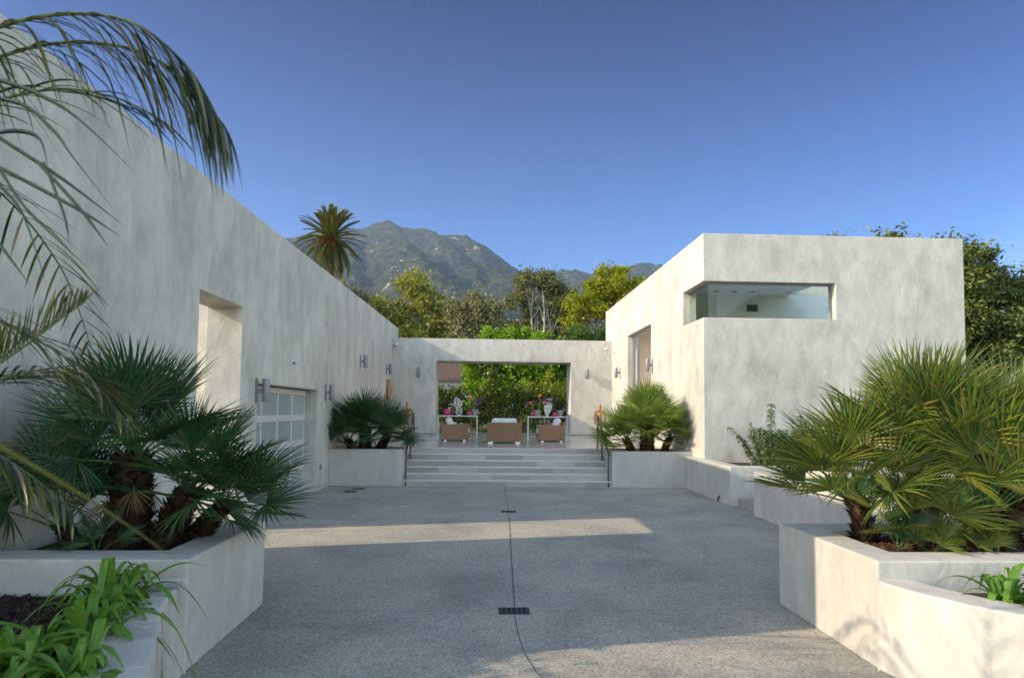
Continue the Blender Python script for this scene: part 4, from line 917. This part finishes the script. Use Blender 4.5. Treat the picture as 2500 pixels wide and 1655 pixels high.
m = MB(); o = Vector(FP.location); m.tube(bez([Vector(p)-o for p in (CR, (-2.3, 1.75, 2.62), (-1.6, 1.1, 2.42), (-1.15, 0.9, 2.08))], 5), [0.011]*13+[0.009]*3, 6, 0)
strip(m, [Vector(p)-o for p in ((-1.17, .9, 2.1), (-0.95, .9, 1.98), (-0.75, .95, 1.83), (-0.63, 1.08, 1.70), (-0.53, 1.2, 1.57))], 0.013)
m.build('frond', [M['greenstem'], M['feather']], FP)
for i, a in enumerate((80, 110, 150, 190, 230, 265, 300)):
    ca, sa = math.cos(R(a)), math.sin(R(a))
    feather_frond(FP, [CR, (CR[0]+.4*ca, CR[1]+.4*sa, CR[2]+.55), (CR[0]+.95*ca, CR[1]+.95*sa, CR[2]+.75), (CR[0]+1.5*ca, CR[1]+1.5*sa, CR[2]+.4), (CR[0]+1.8*ca, CR[1]+1.8*sa, CR[2]-.1)], M['feather'], 20+i, 26, .42, .018, .4, .8, .1)
# strap-leaved clumps
def strap_clump(label, x, y, z, n, L, wd, seed, group):
    rnd = random.Random(seed); t = thing('strap_leaf_plant', label, 'plant', (x, y, z), group)
    for i in range(n):
        a = i*2.4+rnd.uniform(-.4, .4); e = R(rnd.uniform(48, 86)); m = MB()
        b_ = (rnd.uniform(-.07, .07), rnd.uniform(-.07, .07), 0)
        m.add(*blade(b_, (math.cos(a)*math.cos(e), math.sin(a)*math.cos(e), math.sin(e)), (0, 0, 1), L*rnd.uniform(.7, 1.15), wd*rnd.uniform(.75, 1.15), rnd.uniform(.55, 1.35), 12, 0.35, rnd.uniform(-.5, .5)))
        m.build('leaf', M['strap'], t, True)
GSL = 'strap-leaved plants in the front beds'
strap_clump('bright green strap-leaved clump in the left bed nearest the raised bed', -2.36, 4.36, .53, 58, 1.00, 0.046, 1, GSL)
strap_clump('bright strap-leaved clump whose leaves arch over the curved low wall at left', -2.20, 4.0, .53, 58, 0.97, 0.046, 2, GSL)
strap_clump('strap-leaved clump halfway down the curved low wall at left, open dark mulch on its left', -2.08, 3.62, .53, 58, 0.88, 0.046, 3, GSL)
strap_clump('strap-leaved clump at the bottom left corner of the low bed', -2.20, 3.26, .53, 58, 0.88, 0.046, 4, GSL)
strap_clump('lowest strap-leaved clump at the bottom left, leaves crossing the white wall cap', -1.86, 3.14, .53, 58, 0.81, 0.046, 8, GSL)
strap_clump('bright strap-leaved clump in the low bed of the right planter', 3.50, 4.30, .55, 50, .78, .046, 5, GSL)
strap_clump('strap-leaved clump at the right edge of the lower right bed', 3.86, 4.14, .55, 50, .78, .046, 6, GSL)
# ------------------------------------------------------------------ trees, shrubs, garden beyond the portal
def cards(C, s_, r_, asp=0.5, bias=0.4):     # leaf-shaped cards with random turns, returns verts and quads
    n = len(C); u = r_.normal(size=(n, 3)); nrm = r_.normal(size=(n, 3)); nrm[:, 2] = np.abs(nrm[:, 2])+bias
    nrm /= np.linalg.norm(nrm, axis=1)[:, None]; u -= nrm*(u*nrm).sum(1)[:, None]; u /= np.linalg.norm(u, axis=1)[:, None]
    v = np.cross(nrm, u); s = (s_*r_.uniform(.6, 1.3, n))[:, None]
    V = np.stack([C-u*s, C-v*s*asp+nrm*s*.12, C+u*s, C+v*s*asp+nrm*s*.12], 1).reshape(-1, 3)
    return V, np.arange(n*4).reshape(n, 4)
DENS = 2.0
def clumps(blobs, per, cl_r, r_, shell=0.45):  # blobs: (x,y,z,rx,ry,rz) ; clump centres scattered through each, mostly towards the outside
    out = []
    for x, y, z, rx, ry, rz in blobs:
        k = max(3, int(DENS*per*(rx*ry*rz)**(1/3)*max(rx, rz)))
        d = r_.normal(size=(k, 3)); d /= np.linalg.norm(d, axis=1)[:, None]
        rad = (shell+(1-shell)*r_.random(k)**0.7)[:, None]
        out.append(np.array([x, y, z])+d*rad*np.array([rx, ry, rz]))
    return np.concatenate(out)
def crown_mesh(name, blobs, mat, seed, per=5, cl_r=0.6, nleaf=120, leaf=0.12, shell=0.45, asp=0.5, flat=0.75):
    r_ = np.random.default_rng(seed); cc = clumps(blobs, per, cl_r, r_, shell)
    L = []
    for c in cc:
        k = int(nleaf*r_.uniform(.5, 1.3)); rr_ = cl_r*r_.uniform(.55, 1.25)
        L.append(c+r_.normal(size=(k, 3))*np.array([rr_, rr_, rr_*flat])*0.5)
    V, Q = cards(np.concatenate(L), leaf, r_, asp)
    return npmesh(name, V, Q, mat), cc
def tree(label, base, blobs, mat, bark, seed, group=None, name='tree', cat='tree', per=5, cl_r=0.6, nleaf=120, leaf=0.12, trunk_r=0.2, nlimb=9, shell=0.45, fork=0.45, asp=0.5, flat=.75):
    t = thing(name, label, cat, base, group); rnd = random.Random(seed)
    me, cc = crown_mesh('crown', blobs, mat, seed, per, cl_r, nleaf, leaf, shell, asp, flat); link('crown', me, t)
    if bark:
        zt = max(b[2] for b in blobs); xm = sum(b[0] for b in blobs)/len(blobs); ym = sum(b[1] for b in blobs)/len(blobs)
        m = MB(); tp = Vector((xm*.6, ym*.6, zt*fork)); m.tube(bez([(0, 0, -0.05), (tp.x*.3+rnd.uniform(-.1, .1), tp.y*.3, zt*fork*.5), tp], 4), [trunk_r*(1-.05*i) for i in range(9)], 9)
        for i in range(nlimb):
            c = Vector(cc[rnd.randrange(len(cc))]); st = tp.lerp(Vector((tp.x*.4, tp.y*.4, tp.z*.6)), rnd.random()*.7)
            md = st.lerp(c, .5)+Vector((rnd.uniform(-.3, .3), rnd.uniform(-.3, .3), rnd.uniform(.1, .5)))*(c-st).length*.25
            P = bez([st, md, c], 4); r0_ = trunk_r*rnd.uniform(.35, .6)
            m.tube(P, [r0_*(1-.8*q/(len(P)-1)) for q in range(len(P))], 6)
            for j in range(2):
                c2 = Vector(cc[rnd.randrange(len(cc))])
                if (c2-md).length < (c-st).length*1.1:
                    P = bez([md, md.lerp(c2, .5)+Vector((0, 0, .2)), c2], 3); m.tube(P, [r0_*.5*(1-.8*q/(len(P)-1)) for q in range(len(P))], 5)
        m.build('trunk', bark, t, True)
    return t
GB = 'trees beyond the portal wall'
tree('tall airy yellow-olive tree at the left end above the portal wall', (-7.2, 60, 0),
  [(0.4, 0, 13.3, 1.3, 1.3, 1.3), (-2.0, 0, 10.6, 1.5, 1.5, 1.6), (1.6, 0, 11.6, 1.9, 1.8, 1.6), (-0.6, .5, 9.4, 2.2, 1.8, 1.8), (2.8, 0, 9.6, 1.5, 1.5, 1.6), (0.8, -.5, 8.0, 2.2, 1.5, 1.5), (-2.4, .5, 8.2, 1.3, 1.3, 1.5)], M['t_olive'], M['palebark'], 1, GB, per=4.2, cl_r=.85, nleaf=130, leaf=.16, trunk_r=.22, nlimb=16)
tree('low sparse grey-green tree between the two taller airy trees', (-0.9, 58, 0),
  [(-1.6, 0, 10.2, 1.5, 1.4, 1.5), (0.2, 0, 11.0, 1.4, 1.4, 1.4), (1.4, 0, 9.5, 1.7, 1.4, 1.7), (-0.4, 0, 8.6, 2.2, 1.5, 1.6)], M['t_grey'], M['palebark'], 2, GB, per=4.2, cl_r=.8, nleaf=130, leaf=.15, trunk_r=.2, nlimb=12)
tree('tall dark olive eucalyptus with white branching trunk in the middle above the wall', (5.0, 62, 0),
  [(-0.8, 0, 14.2, 1.4, 1.4, 1.0), (0.8, 0, 14.0, 1.5, 1.3, 1.1), (2.4, 0, 12.6, 1.5, 1.3, 1.3), (-1.9, 0, 12.2, 1.3, 1.2, 1.1), (1.2, .5, 11.4, 1.9, 1.4, 1.4), (3.2, .3, 10.8, 1.3, 1.2, 1.3), (-1.6, .4, 10.0, 1.5, 1.3, 1.4), (1.6, .4, 9.0, 2.2, 1.4, 1.3)], M['t_dark'], M['palebark'], 3, GB, per=4.0, cl_r=.75, nleaf=130, leaf=.15, trunk_r=.28, nlimb=20, fork=.42)
tree('bright yellow-green spreading tree at the right end above the portal wall', (12.0, 56, 0),
  [(-1.8, 0, 12.9, 1.9, 1.8, 1.4), (0.2, 0, 13.0, 1.6, 1.6, 1.2), (-3.6, 0, 10.9, 1.5, 1.6, 1.1), (1.0, 0, 11.6, 1.7, 1.6, 1.6), (-1.2, -.3, 11.0, 2.2, 1.7, 1.3), (-4.4, 0, 9.7, 1.0, 1.1, .8)], M['t_yellow'], M['bark'], 4, GB, per=5.5, cl_r=.7, nleaf=150, leaf=.15, trunk_r=.24, nlimb=9, fork=.5)
tree('small brown-olive tree top peeping over the left roofline below the date palm', (-12.2, 58, 0),
  [(0, 0, 12.0, 1.3, 1.2, 1.2), (0.9, 0, 11.0, 1.2, 1.1, 1.2), (-.6, 0, 10.2, 1.4, 1.1, 1.3)], M['t_grey'], M['bark'], 5, GB, per=4.5, cl_r=.7, nleaf=130, leaf=.15, nlimb=6)
tree('grey-green tree mass behind and left of the white-trunked eucalyptus', (1.8, 70, 0),
  [(-1.5, 0, 11.5, 1.8, 1.5, 1.6), (1.5, 0, 10.6, 2.0, 1.5, 1.6), (4.5, 0, 10.4, 1.8, 1.5, 1.5), (-4, 0, 10.2, 1.8, 1.5, 1.6), (0, 0, 9.2, 4.2, 1.6, 1.2)], M['t_grey'], M['bark'], 6, GB, per=2.6, cl_r=.95, nleaf=150, leaf=.2, nlimb=8)
tree('dusty olive tree mass low behind the left airy tree', (-6.5, 70, 0),
  [(-2.5, 0, 11.0, 1.8, 1.5, 1.8), (1.5, 0, 10.6, 2.4, 1.5, 1.8), (4.4, 0, 10.4, 1.6, 1.5, 1.6)], M['t_dark'], M['bark'], 7, GB, per=3.2, cl_r=.95, nleaf=150, leaf=.2, nlimb=8)
GH = 'leafy shrubs along the top of the portal wall'
for i, (x, r_, h, mt, lb) in enumerate(((0.1, 1.1, 6.6, 't_lime', 'bright lime green shrub, leftmost of the row above the portal wall'), (1.9, 1.1, 6.75, 't_lime', 'bright lime green shrub with the tallest top above the portal wall'), (3.6, 1.15, 6.55, 't_lime', 'bright lime green shrub, rightmost of the lime row above the wall'), (5.2, 1.1, 6.75, 't_green', 'darker green shrub right of the lime shrubs above the wall'), (6.9, 1.2, 6.85, 't_green', 'mid green shrub at the right end above the wall beside the pavilion'), (-0.75, .5, 5.9, 't_lime', 'small lime sprig of a shrub just showing above the portal wall'))):
    tree(lb, (x, 38, 0), [(0, 0, h-r_*.8, r_, .9, r_*.8), (r_*.5, .1, h-r_*1.5, r_*.8, .9, r_), (-r_*.5, 0, h-r_*1.5, r_*.8, .9, r_), (0, 0, h-3.0, r_*1.1, .9, 1.5)], M[mt], M['bark'], 30+i, GH, 'shrub', 'shrub', per=6.5, cl_r=.45, nleaf=190, leaf=.09, trunk_r=.1, nlimb=4)
# date palm
DP = thing('date_palm', 'tall date palm with orange fruit stalks rising behind the left roof', 'palm', (-18.0, 75, 0))
m = MB(); palm_trunk(m, (0, 0, 0), (0.05, 0, 21.0), 0.62, 0.48, 5, .16, 500); m.build('trunk', M['bark'], DP)
cm = []
for i in range(4):
    rnd = random.Random(90+i); m = MB(); c = []
    drp = (0.9, 1.3, 0.6, 1.7)[i]
    for q in range(11):
        t = q/10; c.append(Vector((0, 4.5*(t-0.14*drp*t*t), 0.5*t-drp*1.9*t*t)))
    m.tube(c, [0.07*(1-.8*q/10) for q in range(11)], 4)
    for q in range(34):
        t = 0.12+.88*q/34; f = t*10; k = min(9, int(f)); p = c[k].lerp(c[k+1], f-k); tg = (c[k+1]-c[k]).normalized()
        for s in (-1, 1):
            d = (tg*.75+Vector((s*.62, 0, .38)))
            m.add(*blade(p, d, (0, 0, 1), .66*(1-.5*max(0, t-.6)/.4), .12, .25, 2))
    me = bpy.data.meshes.new('date_frond'); me.from_pydata(m.v, [], m.f); me.materials.append(M['canary']); me.update(); cm.append(me)
rnd = random.Random(8)
for i in range(94):
    g = i/94; e = R(88-128*g**0.85+rnd.uniform(-7, 7)); a = i*2.39996+rnd.uniform(-.2, .2)
    link('frond', cm[rnd.choice((0, 2) if g < .4 else (0, 1, 3))], DP, dirmat((0, 0, 21.3-.6*g), (math.cos(a)*math.cos(e), math.sin(a)*math.cos(e), math.sin(e)), R(rnd.uniform(-20, 20)), rnd.uniform(.86, 1.06)))
for i, a in enumerate((-150, -110, -75, -40, -95, -125)):
    m = MB()
    for q in range(60):
        d = Vector((math.cos(R(a+rnd.uniform(-28, 28)))*rnd.uniform(.7, 1.2), math.sin(R(a+rnd.uniform(-28, 28))), rnd.uniform(-.5, .7)))
        m.add(*blade((0, 0, 21.0), d, (0, 0, 1), rnd.uniform(1.1, 2.0), .07, .3, 3))
    m.build('fruit_stalk', M['date'], DP)
# evergreen trees on the right
GE = 'dense evergreen trees right of the pavilion'
tree('dense dark evergreen tree rising behind the right end of the pavilion', (15.2, 21.5, 0), [(0.6, 0, 7.0, 1.3, 1.3, .75), (-1.7, 0, 7.4, .8, .8, .5), (-.3, .2, 5.6, 1.8, 1.5, 1.5), (.8, -.2, 4.2, 1.9, 1.5, 1.6), (-.6, .2, 3.4, 1.8, 1.5, 1.6), (.5, 0, 1.8, 2.1, 1.6, 1.5), (1.9, 0, 3.0, 1.6, 1.4, 1.8)], M['t_oak'], M['palebark'], 41, GE, per=9, cl_r=.5, nleaf=320, leaf=.085, trunk_r=.16, nlimb=18, shell=.6)
tree('dense evergreen tree at the right edge, lower than its neighbour', (18.2, 22.5, 0), [(0.2, 0, 6.2, 1.4, 1.4, .9), (.3, 0, 4.6, 1.7, 1.5, 1.6), (-.3, 0, 2.8, 1.9, 1.5, 1.6), (.2, 0, 1.2, 2.0, 1.5, 1.3)], M['t_oak'], M['palebark'], 42, GE, per=9, cl_r=.5, nleaf=300, leaf=.085, trunk_r=.16, nlimb=14, shell=.6)
tree('slender evergreen with top showing above the pavilion roof on the right', (13.6, 24.5, 0), [(0, 0, 8.0, .9, .8, .6), (.6, 0, 6.8, 1.3, 1.0, 1.2), (0, 0, 5, 1.4, 1.2, 2)], M['t_oak'], M['bark'], 43, GE, per=9, cl_r=.45, nleaf=180, leaf=.06, trunk_r=.12, nlimb=8)
tree('leafy bright green bush low in front of the evergreens at the right', (13.6, 15.0, .5), [(0, 0, 2.2, .45, .4, .5), (.2, 0, 1.4, .5, .4, .6)], M['t_lime'], M['greenstem'], 44, None, 'bush', 'bush', per=9, cl_r=.25, nleaf=50, leaf=.08, trunk_r=.03, nlimb=5, asp=.3)
tree('bronze-orange leaved bush at the right edge behind the fan palm', (7.9, 8.6, .68), [(0, 0, 1.35, .5, .4, .45), (.4, 0, 1.0, .5, .4, .5), (.1, 0, .6, .6, .4, .5)], M['t_bronze'], M['bark'], 45, None, 'bush', 'bush', per=14, cl_r=.22, nleaf=60, leaf=.05, trunk_r=.03, nlimb=5, asp=.3)
t = tree('small citrus tree with ripe oranges behind the right fan palm', (6.3, 9.2, .68), [(0, 0, 1.0, .6, .5, .5), (.3, 0, .7, .6, .5, .4), (-.4, .1, .75, .45, .4, .35)], M['t_green'], M['bark'], 46, None, 'orange_tree', 'tree', per=14, cl_r=.22, nleaf=60, leaf=.04, trunk_r=.03, nlimb=6)
for x, y, z in ((-.62, -.45, .48), (-.30, -.5, .80), (.45, -.5, .9), (.0, -.45, 1.2)): MB().lathe([(0.001, -.04), (.028, -.03), (.04, 0), (.028, .03), (.001, .04)], (x, y, z), 12).build('orange', M['orange_fruit'], t, True)
tree('low dark green bush at the right edge behind the raised planter', (7.3, 7.4, .68), [(0, 0, .4, .7, .5, .35), (.6, 0, .5, .6, .5, .4)], M['t_green'], M['bark'], 47, None, 'bush', 'bush', per=14, cl_r=.2, nleaf=60, leaf=.035, trunk_r=.02, nlimb=4)
tree('wide dark evergreen hedge beyond the lawn on the right', (12.5, 15.2, 0), [(-1.5, 1.5, 1.3, .9, .6, 1.2), (0, 0, 1.2, 1.5, .8, 1.2), (2.2, -.5, 1.4, 1.5, .8, 1.3), (4, -1, 1.5, 1.5, .8, 1.4)], M['t_oak'], M['bark'], 48, None, 'hedge', 'hedge', per=12, cl_r=.35, nleaf=110, leaf=.05, trunk_r=.06, nlimb=8)
tree('broad evergreen tree standing behind the viewpoint, mirrored in the corner window', (17, -9, 0), [(0, 0, 7.5, 2.2, 2.2, 1.6), (1.5, 0, 6.0, 2.0, 2, 1.6), (-1.6, 0, 5.8, 2.0, 2, 1.6), (0, 0, 4.2, 2.6, 2, 1.5)], M['t_oak'], M['bark'], 49, None, per=6, cl_r=.6, nleaf=120, leaf=.11, trunk_r=.25, nlimb=10)
tree('unseen tall evergreen hedge left of the driveway entrance, added to shade the paving', (-6.3, 1.2, 0), [(0, -2.2, 1.6, .7, 1.2, 1.5), (0, -.4, 1.6, .7, 1.2, 1.45), (0, 1.0, 1.7, .7, 1.0, 1.6), (0, 2.0, 1.75, .6, .8, 1.65), (.1, 2.55, 1.7, .55, .5, 1.6)], M['t_oak'], M['bark'], 51, None, 'hedge', 'hedge', per=13, cl_r=.4, nleaf=160, leaf=.055, trunk_r=.06, nlimb=8)  # out-of-view hedge, added and sized to cast shade on the near driveway
# silvery shrub in the bed under the pavilion facade
def spire_shrub(label, x, y, z, spires, seed, mat):
    rnd = random.Random(seed); t = thing('leafy_shrub', label, 'shrub', (x, y, z), 'silvery shrubs below the pavilion facade'); m = MB(); lf = MB()
    for dx, dy, h, lean in spires:
        P = bez([(dx*.4, dy*.4, 0), (dx*.8, dy*.8, h*.5), (dx+lean, dy, h)], 5); m.tube(P, [.012*(1-.7*q/(len(P)-1)) for q in range(len(P))], 5)
        for q in range(int(95*h)):
            u = rnd.uniform(.12, 1)**.8; f = u*(len(P)-1); k = min(len(P)-2, int(f)); p = P[k].lerp(P[k+1], f-k); a = rnd.uniform(0, 6.28)
            lf.add(*blade(p, (math.cos(a), math.sin(a), rnd.uniform(.1, 1.0)), (0, 0, 1), rnd.uniform(.10, .17), .034, .7, 3))
    m.build('stem', M['greenstem'], t); lf.build('leaves', mat, t)
rnd = random.Random(3)
spire_shrub('silvery leafy shrub with one tall spire beside the pavilion corner', 6.05, 13.7, .70, [(0.0, 0, 1.35, .02), (.05, .1, 1.2, 0), (-.3, 0, .95, -.15), (-.62, 0, .85, -.28)]+[(rnd.uniform(-.6, .45), rnd.uniform(-.4, .3), rnd.uniform(.4, .85), rnd.uniform(-.1, .1)) for _ in range(46)], 1, M['t_silver'])
spire_shrub('silvery leafy shrub behind the big fan palm, right of the tallest spire', 6.95, 13.8, .70, [(-.2, 0, 1.1, .0), (-.1, .1, 1.0, 0)]+[(rnd.uniform(-.5, .9), rnd.uniform(-.4, .3), rnd.uniform(.4, .85), rnd.uniform(-.1, .1)) for _ in range(50)], 2, M['t_silver'])
spire_shrub('low dense silvery shrub filling the bed between the two spired shrubs', 6.5, 13.4, .70, [(rnd.uniform(-.7, .6), rnd.uniform(-.25, .3), rnd.uniform(.3, .75), rnd.uniform(-.12, .12)) for _ in range(60)], 3, M['t_silver'])
t = thing('grass_tuft', 'yellow-green blade-leaved tuft at the foot of the silvery shrubs', 'plant', (6.35, 13.35, .70)); m = MB()
for q in range(60):
    a = rnd.uniform(0, 6.28); m.add(*blade((rnd.uniform(-.3, .4), rnd.uniform(-.15, .15), 0), (math.cos(a)*.4, math.sin(a)*.4, 1), (1, 0, 0), rnd.uniform(.15, .35), .02, .2, 3))
m.build('leaves', M['strap'], t)
r_ = np.random.default_rng(9); n = 26000
xy = np.stack([r_.uniform(5.2, 9.5, n), r_.uniform(6.5, 11.6, n)], 1); hh_ = r_.uniform(.03, .09, n); an = r_.uniform(0, 6.28, n); lx, ly = r_.normal(0, .02, n), r_.normal(0, .02, n)
V = np.stack([np.stack([xy[:, 0]-np.cos(an)*.004, xy[:, 1]-np.sin(an)*.004, np.full(n, .681)], 1), np.stack([xy[:, 0]+np.cos(an)*.004, xy[:, 1]+np.sin(an)*.004, np.full(n, .681)], 1), np.stack([xy[:, 0]+lx, xy[:, 1]+ly, .68+hh_], 1)], 1).reshape(-1, 3)
tag(link('grass', npmesh('grass', V, np.arange(n*3).reshape(n, 3), M['blade'])), kind='stuff')
# garden seen through the portal
GG = 'garden plants seen through the portal'
def garden(name, cat, label, x, y, blobs, mat, seed, leaf=.075, per=13, cl_r=.38, nleaf=190, base=.8, bark='bark', nlimb=5, trunk_r=.05):
    return tree(label, (x, y, base), blobs, M[mat], M[bark], seed, GG, name, cat, per=per, cl_r=cl_r, nleaf=nleaf, leaf=leaf, trunk_r=trunk_r, nlimb=nlimb)
garden('hedge', 'hedge', 'dark leafy hedge at the left below the tiled house, seen through the portal', -2.0, 34, [(-.6, 0, .7, .8, .4, .7), (.6, 0, .8, .8, .4, .7), (-.5, 0, 1.6, .7, .35, .6), (.5, 0, 1.7, .7, .35, .5)], 't_hedge', 61)
garden('hedge', 'hedge', 'tall dark pointed hedge plant left of the middle of the portal view', 0.1, 34.2, [(-.4, 0, .7, .7, .4, .8), (.4, 0, .9, .6, .4, .9), (.2, 0, 2.0, .4, .3, .8), (-.3, 0, 1.7, .5, .3, .6), (.25, 0, 2.7, .25, .25, .5)], 't_hedge', 62)
garden('hedge', 'hedge', 'dark leafy hedge in the middle of the portal view above the centre chair', 1.7, 34.4, [(-.5, 0, .7, .7, .4, .8), (.5, 0, .8, .7, .4, .8), (0, 0, 1.7, .7, .35, .6), (.7, 0, 1.6, .5, .35, .5)], 't_hedge', 63)
garden('hedge', 'hedge', 'dark leafy hedge at the right of the portal view behind the console', 3.6, 34.3, [(-.7, 0, .7, .7, .4, .8), (.5, 0, .8, .8, .4, .8), (-.4, 0, 1.6, .6, .35, .5), (.6, 0, 1.7, .7, .35, .5), (1.5, 0, 1.2, .7, .4, 1.0)], 't_hedge', 64)
garden('shrub', 'shrub', 'yellow-green bushy shrub at the right of the portal view', 3.5, 35.5, [(-.6, 0, 1.9, .7, .5, .6), (.2, 0, 2.4, .6, .5, .6), (1.3, 0, 2.0, .7, .5, .5), (2.0, 0, 1.7, .6, .5, .5)], 't_yellow', 65, .07)
garden('shrub', 'shrub', 'yellow speckled shrub in the middle of the portal view', 1.9, 35.6, [(-.3, 0, 2.0, .6, .5, .4), (.5, 0, 2.1, .5, .5, .4)], 't_olive', 66, .06)
garden('tree', 'tree', 'mid green leafy tree filling the top middle of the portal view', 0.6, 38.5, [(-1.0, 0, 3.0, 1.0, .6, .9), (.4, 0, 3.4, 1.1, .6, .8), (0, 0, 2.2, 1.2, .6, .9), (-.2, 0, 1.4, 1.2, .6, .8)], 't_green', 67, .07)
garden('tree', 'tree', 'lime leafy tree in the top of the portal view right of the house', 2.2, 39.2, [(-.6, 0, 3.0, 1.0, .6, .9), (.9, 0, 3.3, 1.1, .6, .8), (.2, 0, 2.4, 1.5, .6, .8), (-1.9, 0, 3.3, .9, .6, .7)], 't_lime', 68, .07)
garden('tree', 'tree', 'dark blue-green leafy tree at the top right of the portal view', 4.8, 38.0, [(-.8, 0, 3.0, 1.0, .6, .9), (.6, 0, 3.2, 1.1, .6, .9), (0, 0, 2.0, 1.5, .6, .9), (1.6, 0, 2.6, 1.0, .6, 1.2)], 't_oak', 69, .07)
garden('shrub', 'shrub', 'small leafy shrub over the white house wall at the left of the portal view', -2.9, 35.0, [(0, 0, 1.9, .5, .4, .6), (.4, 0, 1.2, .6, .4, .7), (-.4, 0, 1.2, .6, .4, .9)], 't_yellow', 70, .055)
def rose(label, x, y, h, mat, seed):
    rnd = random.Random(seed); t = thing('rose_bush', label, 'flower', (x, y, .8), 'flowers seen through the portal'); m = MB(); lf = MB(); fl = MB()
    m.tube([(0, 0, 0), (rnd.uniform(-.05, .05), 0, h*.5), (0, 0, h)], .012, 5)
    petals(fl, (0, -.03, h), 26, .075, .045, rnd)
    for q in range(60): 
        a = rnd.uniform(0, 6.28); z = rnd.uniform(.15, .95)*h; lf.add(*blade((0, 0, z), (math.cos(a), math.sin(a), rnd.uniform(-.2, .5)), (0, 0, 1), rnd.uniform(.08, .26), .05, .2, 2))
    m.build('stem', M['greenstem'], t); lf.build('leaves', M['t_green'], t); fl.build('flower', mat, t)
for x, y, h, mt, lb in ((-0.67, 30.5, 1.62, 'petal_coral', 'single coral rose standing high above the left console'), (-0.75, 29.3, .35, 'petal_coral', 'coral flower low under the left console'), (2.58, 31, 1.75, 'petal_orange', 'orange rose highest above the right console'), (2.15, 30.8, 1.40, 'petal_orange', 'orange rose just above the purple orchids on the right'), (2.8, 30.8, 1.42, 'petal_orange', 'orange rose behind the perforated leaf sculpture'), (1.75, 29.6, .55, 'petal_orange', 'yellow-orange flower at the left leg of the right console'), (3.0, 29.2, .42, 'petal_red', 'red flower under the right console'), (3.3, 29.4, .62, 'petal_red', 'pinkish red flower near the top of the right console'), (-0.5, 30.6, .95, 'petal_red', 'reddish flower between the orchids at the left console')):
    rose(lb, x, y, h, M[mt], int(x*77+h*1000))
for i, (x, y, L, mt, lb) in enumerate(((-1.75, 29.0, .6, 'strap', 'grassy clump behind the left leg of the left console'), (-1.15, 29.2, .5, 'strap', 'grassy clump under the middle of the left console'), (-.1, 29.3, .45, 'strap', 'grassy clump right of the left console'), (.75, 29.6, .7, 'strap', 'tall grassy clump left of the centre chair back'), (1.35, 29.6, .6, 'strap', 'grassy clump behind the centre chair back'), (2.3, 29.0, .5, 'strap', 'grassy clump under the right console'), (2.95, 29.5, .5, 'strap', 'grassy clump near the right end of the right console'), (1.75, 29.1, .4, 'strap', 'small grassy clump left of the right console'))):
    t = thing('grass_clump', lb, 'plant', (x, y, .8), 'grassy clumps seen through the portal'); rnd = random.Random(i); m = MB()
    for q in range(70):
        a = rnd.uniform(0, 6.28); e = R(rnd.uniform(40, 88)); m.add(*blade((rnd.uniform(-.22, .22), rnd.uniform(-.1, .1), 0), (math.cos(a)*math.cos(e), math.sin(a)*math.cos(e), math.sin(e)), (0, 0, 1), L*rnd.uniform(.5, 1.1), .025, rnd.uniform(.1, .6), 4))
    m.build('leaves', M[mt], t)
t = thing('stone_edging', 'pale sandstone edging along the flower bed beyond the portal', 'edging', (0.7, 28.6, .8)); rnd = random.Random(12)
x = -3.6
while x < 3.6:
    wd = rnd.uniform(.25, .55); MB().box(x, x+wd-.02, -.1+rnd.uniform(-.04, .04), .1+rnd.uniform(-.03, .03), -.02, .07+rnd.uniform(-.02, .03)).build('stone', plain('sandstone', (.42, .33, .22), .9, var=.2) if 'sandstone' not in bpy.data.materials else bpy.data.materials['sandstone'], t, bevel=.02); x += wd
HS = thing('tiled_house', 'white house with a brown clay tile roof at the left of the portal view', 'house', (-3.6, 46, .2))
MB().box(-3, 2.30, 0, 6, 0, 3.75).build('wall', M['house_white'], HS)
m = MB(); m.add([(-3.3, -.45, 3.7), (2.55, -.45, 3.7), (2.55, 3.2, 5.9), (-3.3, 3.2, 5.9), (-3.3, -.45, 3.82), (2.55, -.45, 3.82), (2.55, 3.2, 6.02), (-3.3, 3.2, 6.02)], [(0,3,2,1),(4,5,6,7),(0,1,5,4),(1,2,6,5),(2,3,7,6),(3,0,4,7)]); m.build('roof', M['tiles'], HS)
MB().box(-3.3, 2.55, -.5, -.452, 3.62, 3.74).build('gutter', M['darkmetal'], HS)
m = MB(); m.prism([(.95, -.04), (1.75, -.04), (1.75, -.002), (.95, -.002)], 2.75, 3.35); wn = m.build('window', M['darkmetal'], HS)
MB().box(1.0, 1.7, -.05, -.042, 2.8, 3.3).build('pane', M['frost'], wn)

# ------------------------------------------------------------------ air
mb = MB(); mb.box(-4600, 4600, -2600, 4900, -1.1, 1000)
hm = bpy.data.materials.new('haze'); hm.use_nodes = True; hn = hm.node_tree; hn.nodes.remove(hn.nodes['Principled BSDF'])
pv = hn.nodes.new('ShaderNodeVolumePrincipled'); pv.inputs['Color'].default_value = (0.50, 0.70, 1.0, 1); pv.inputs['Density'].default_value = 1.0e-4; pv.inputs['Anisotropy'].default_value = 0.2
hn.links.new(pv.outputs[0], hn.nodes['Material Output'].inputs['Volume'])
tag(mb.build('haze', hm), kind='stuff')
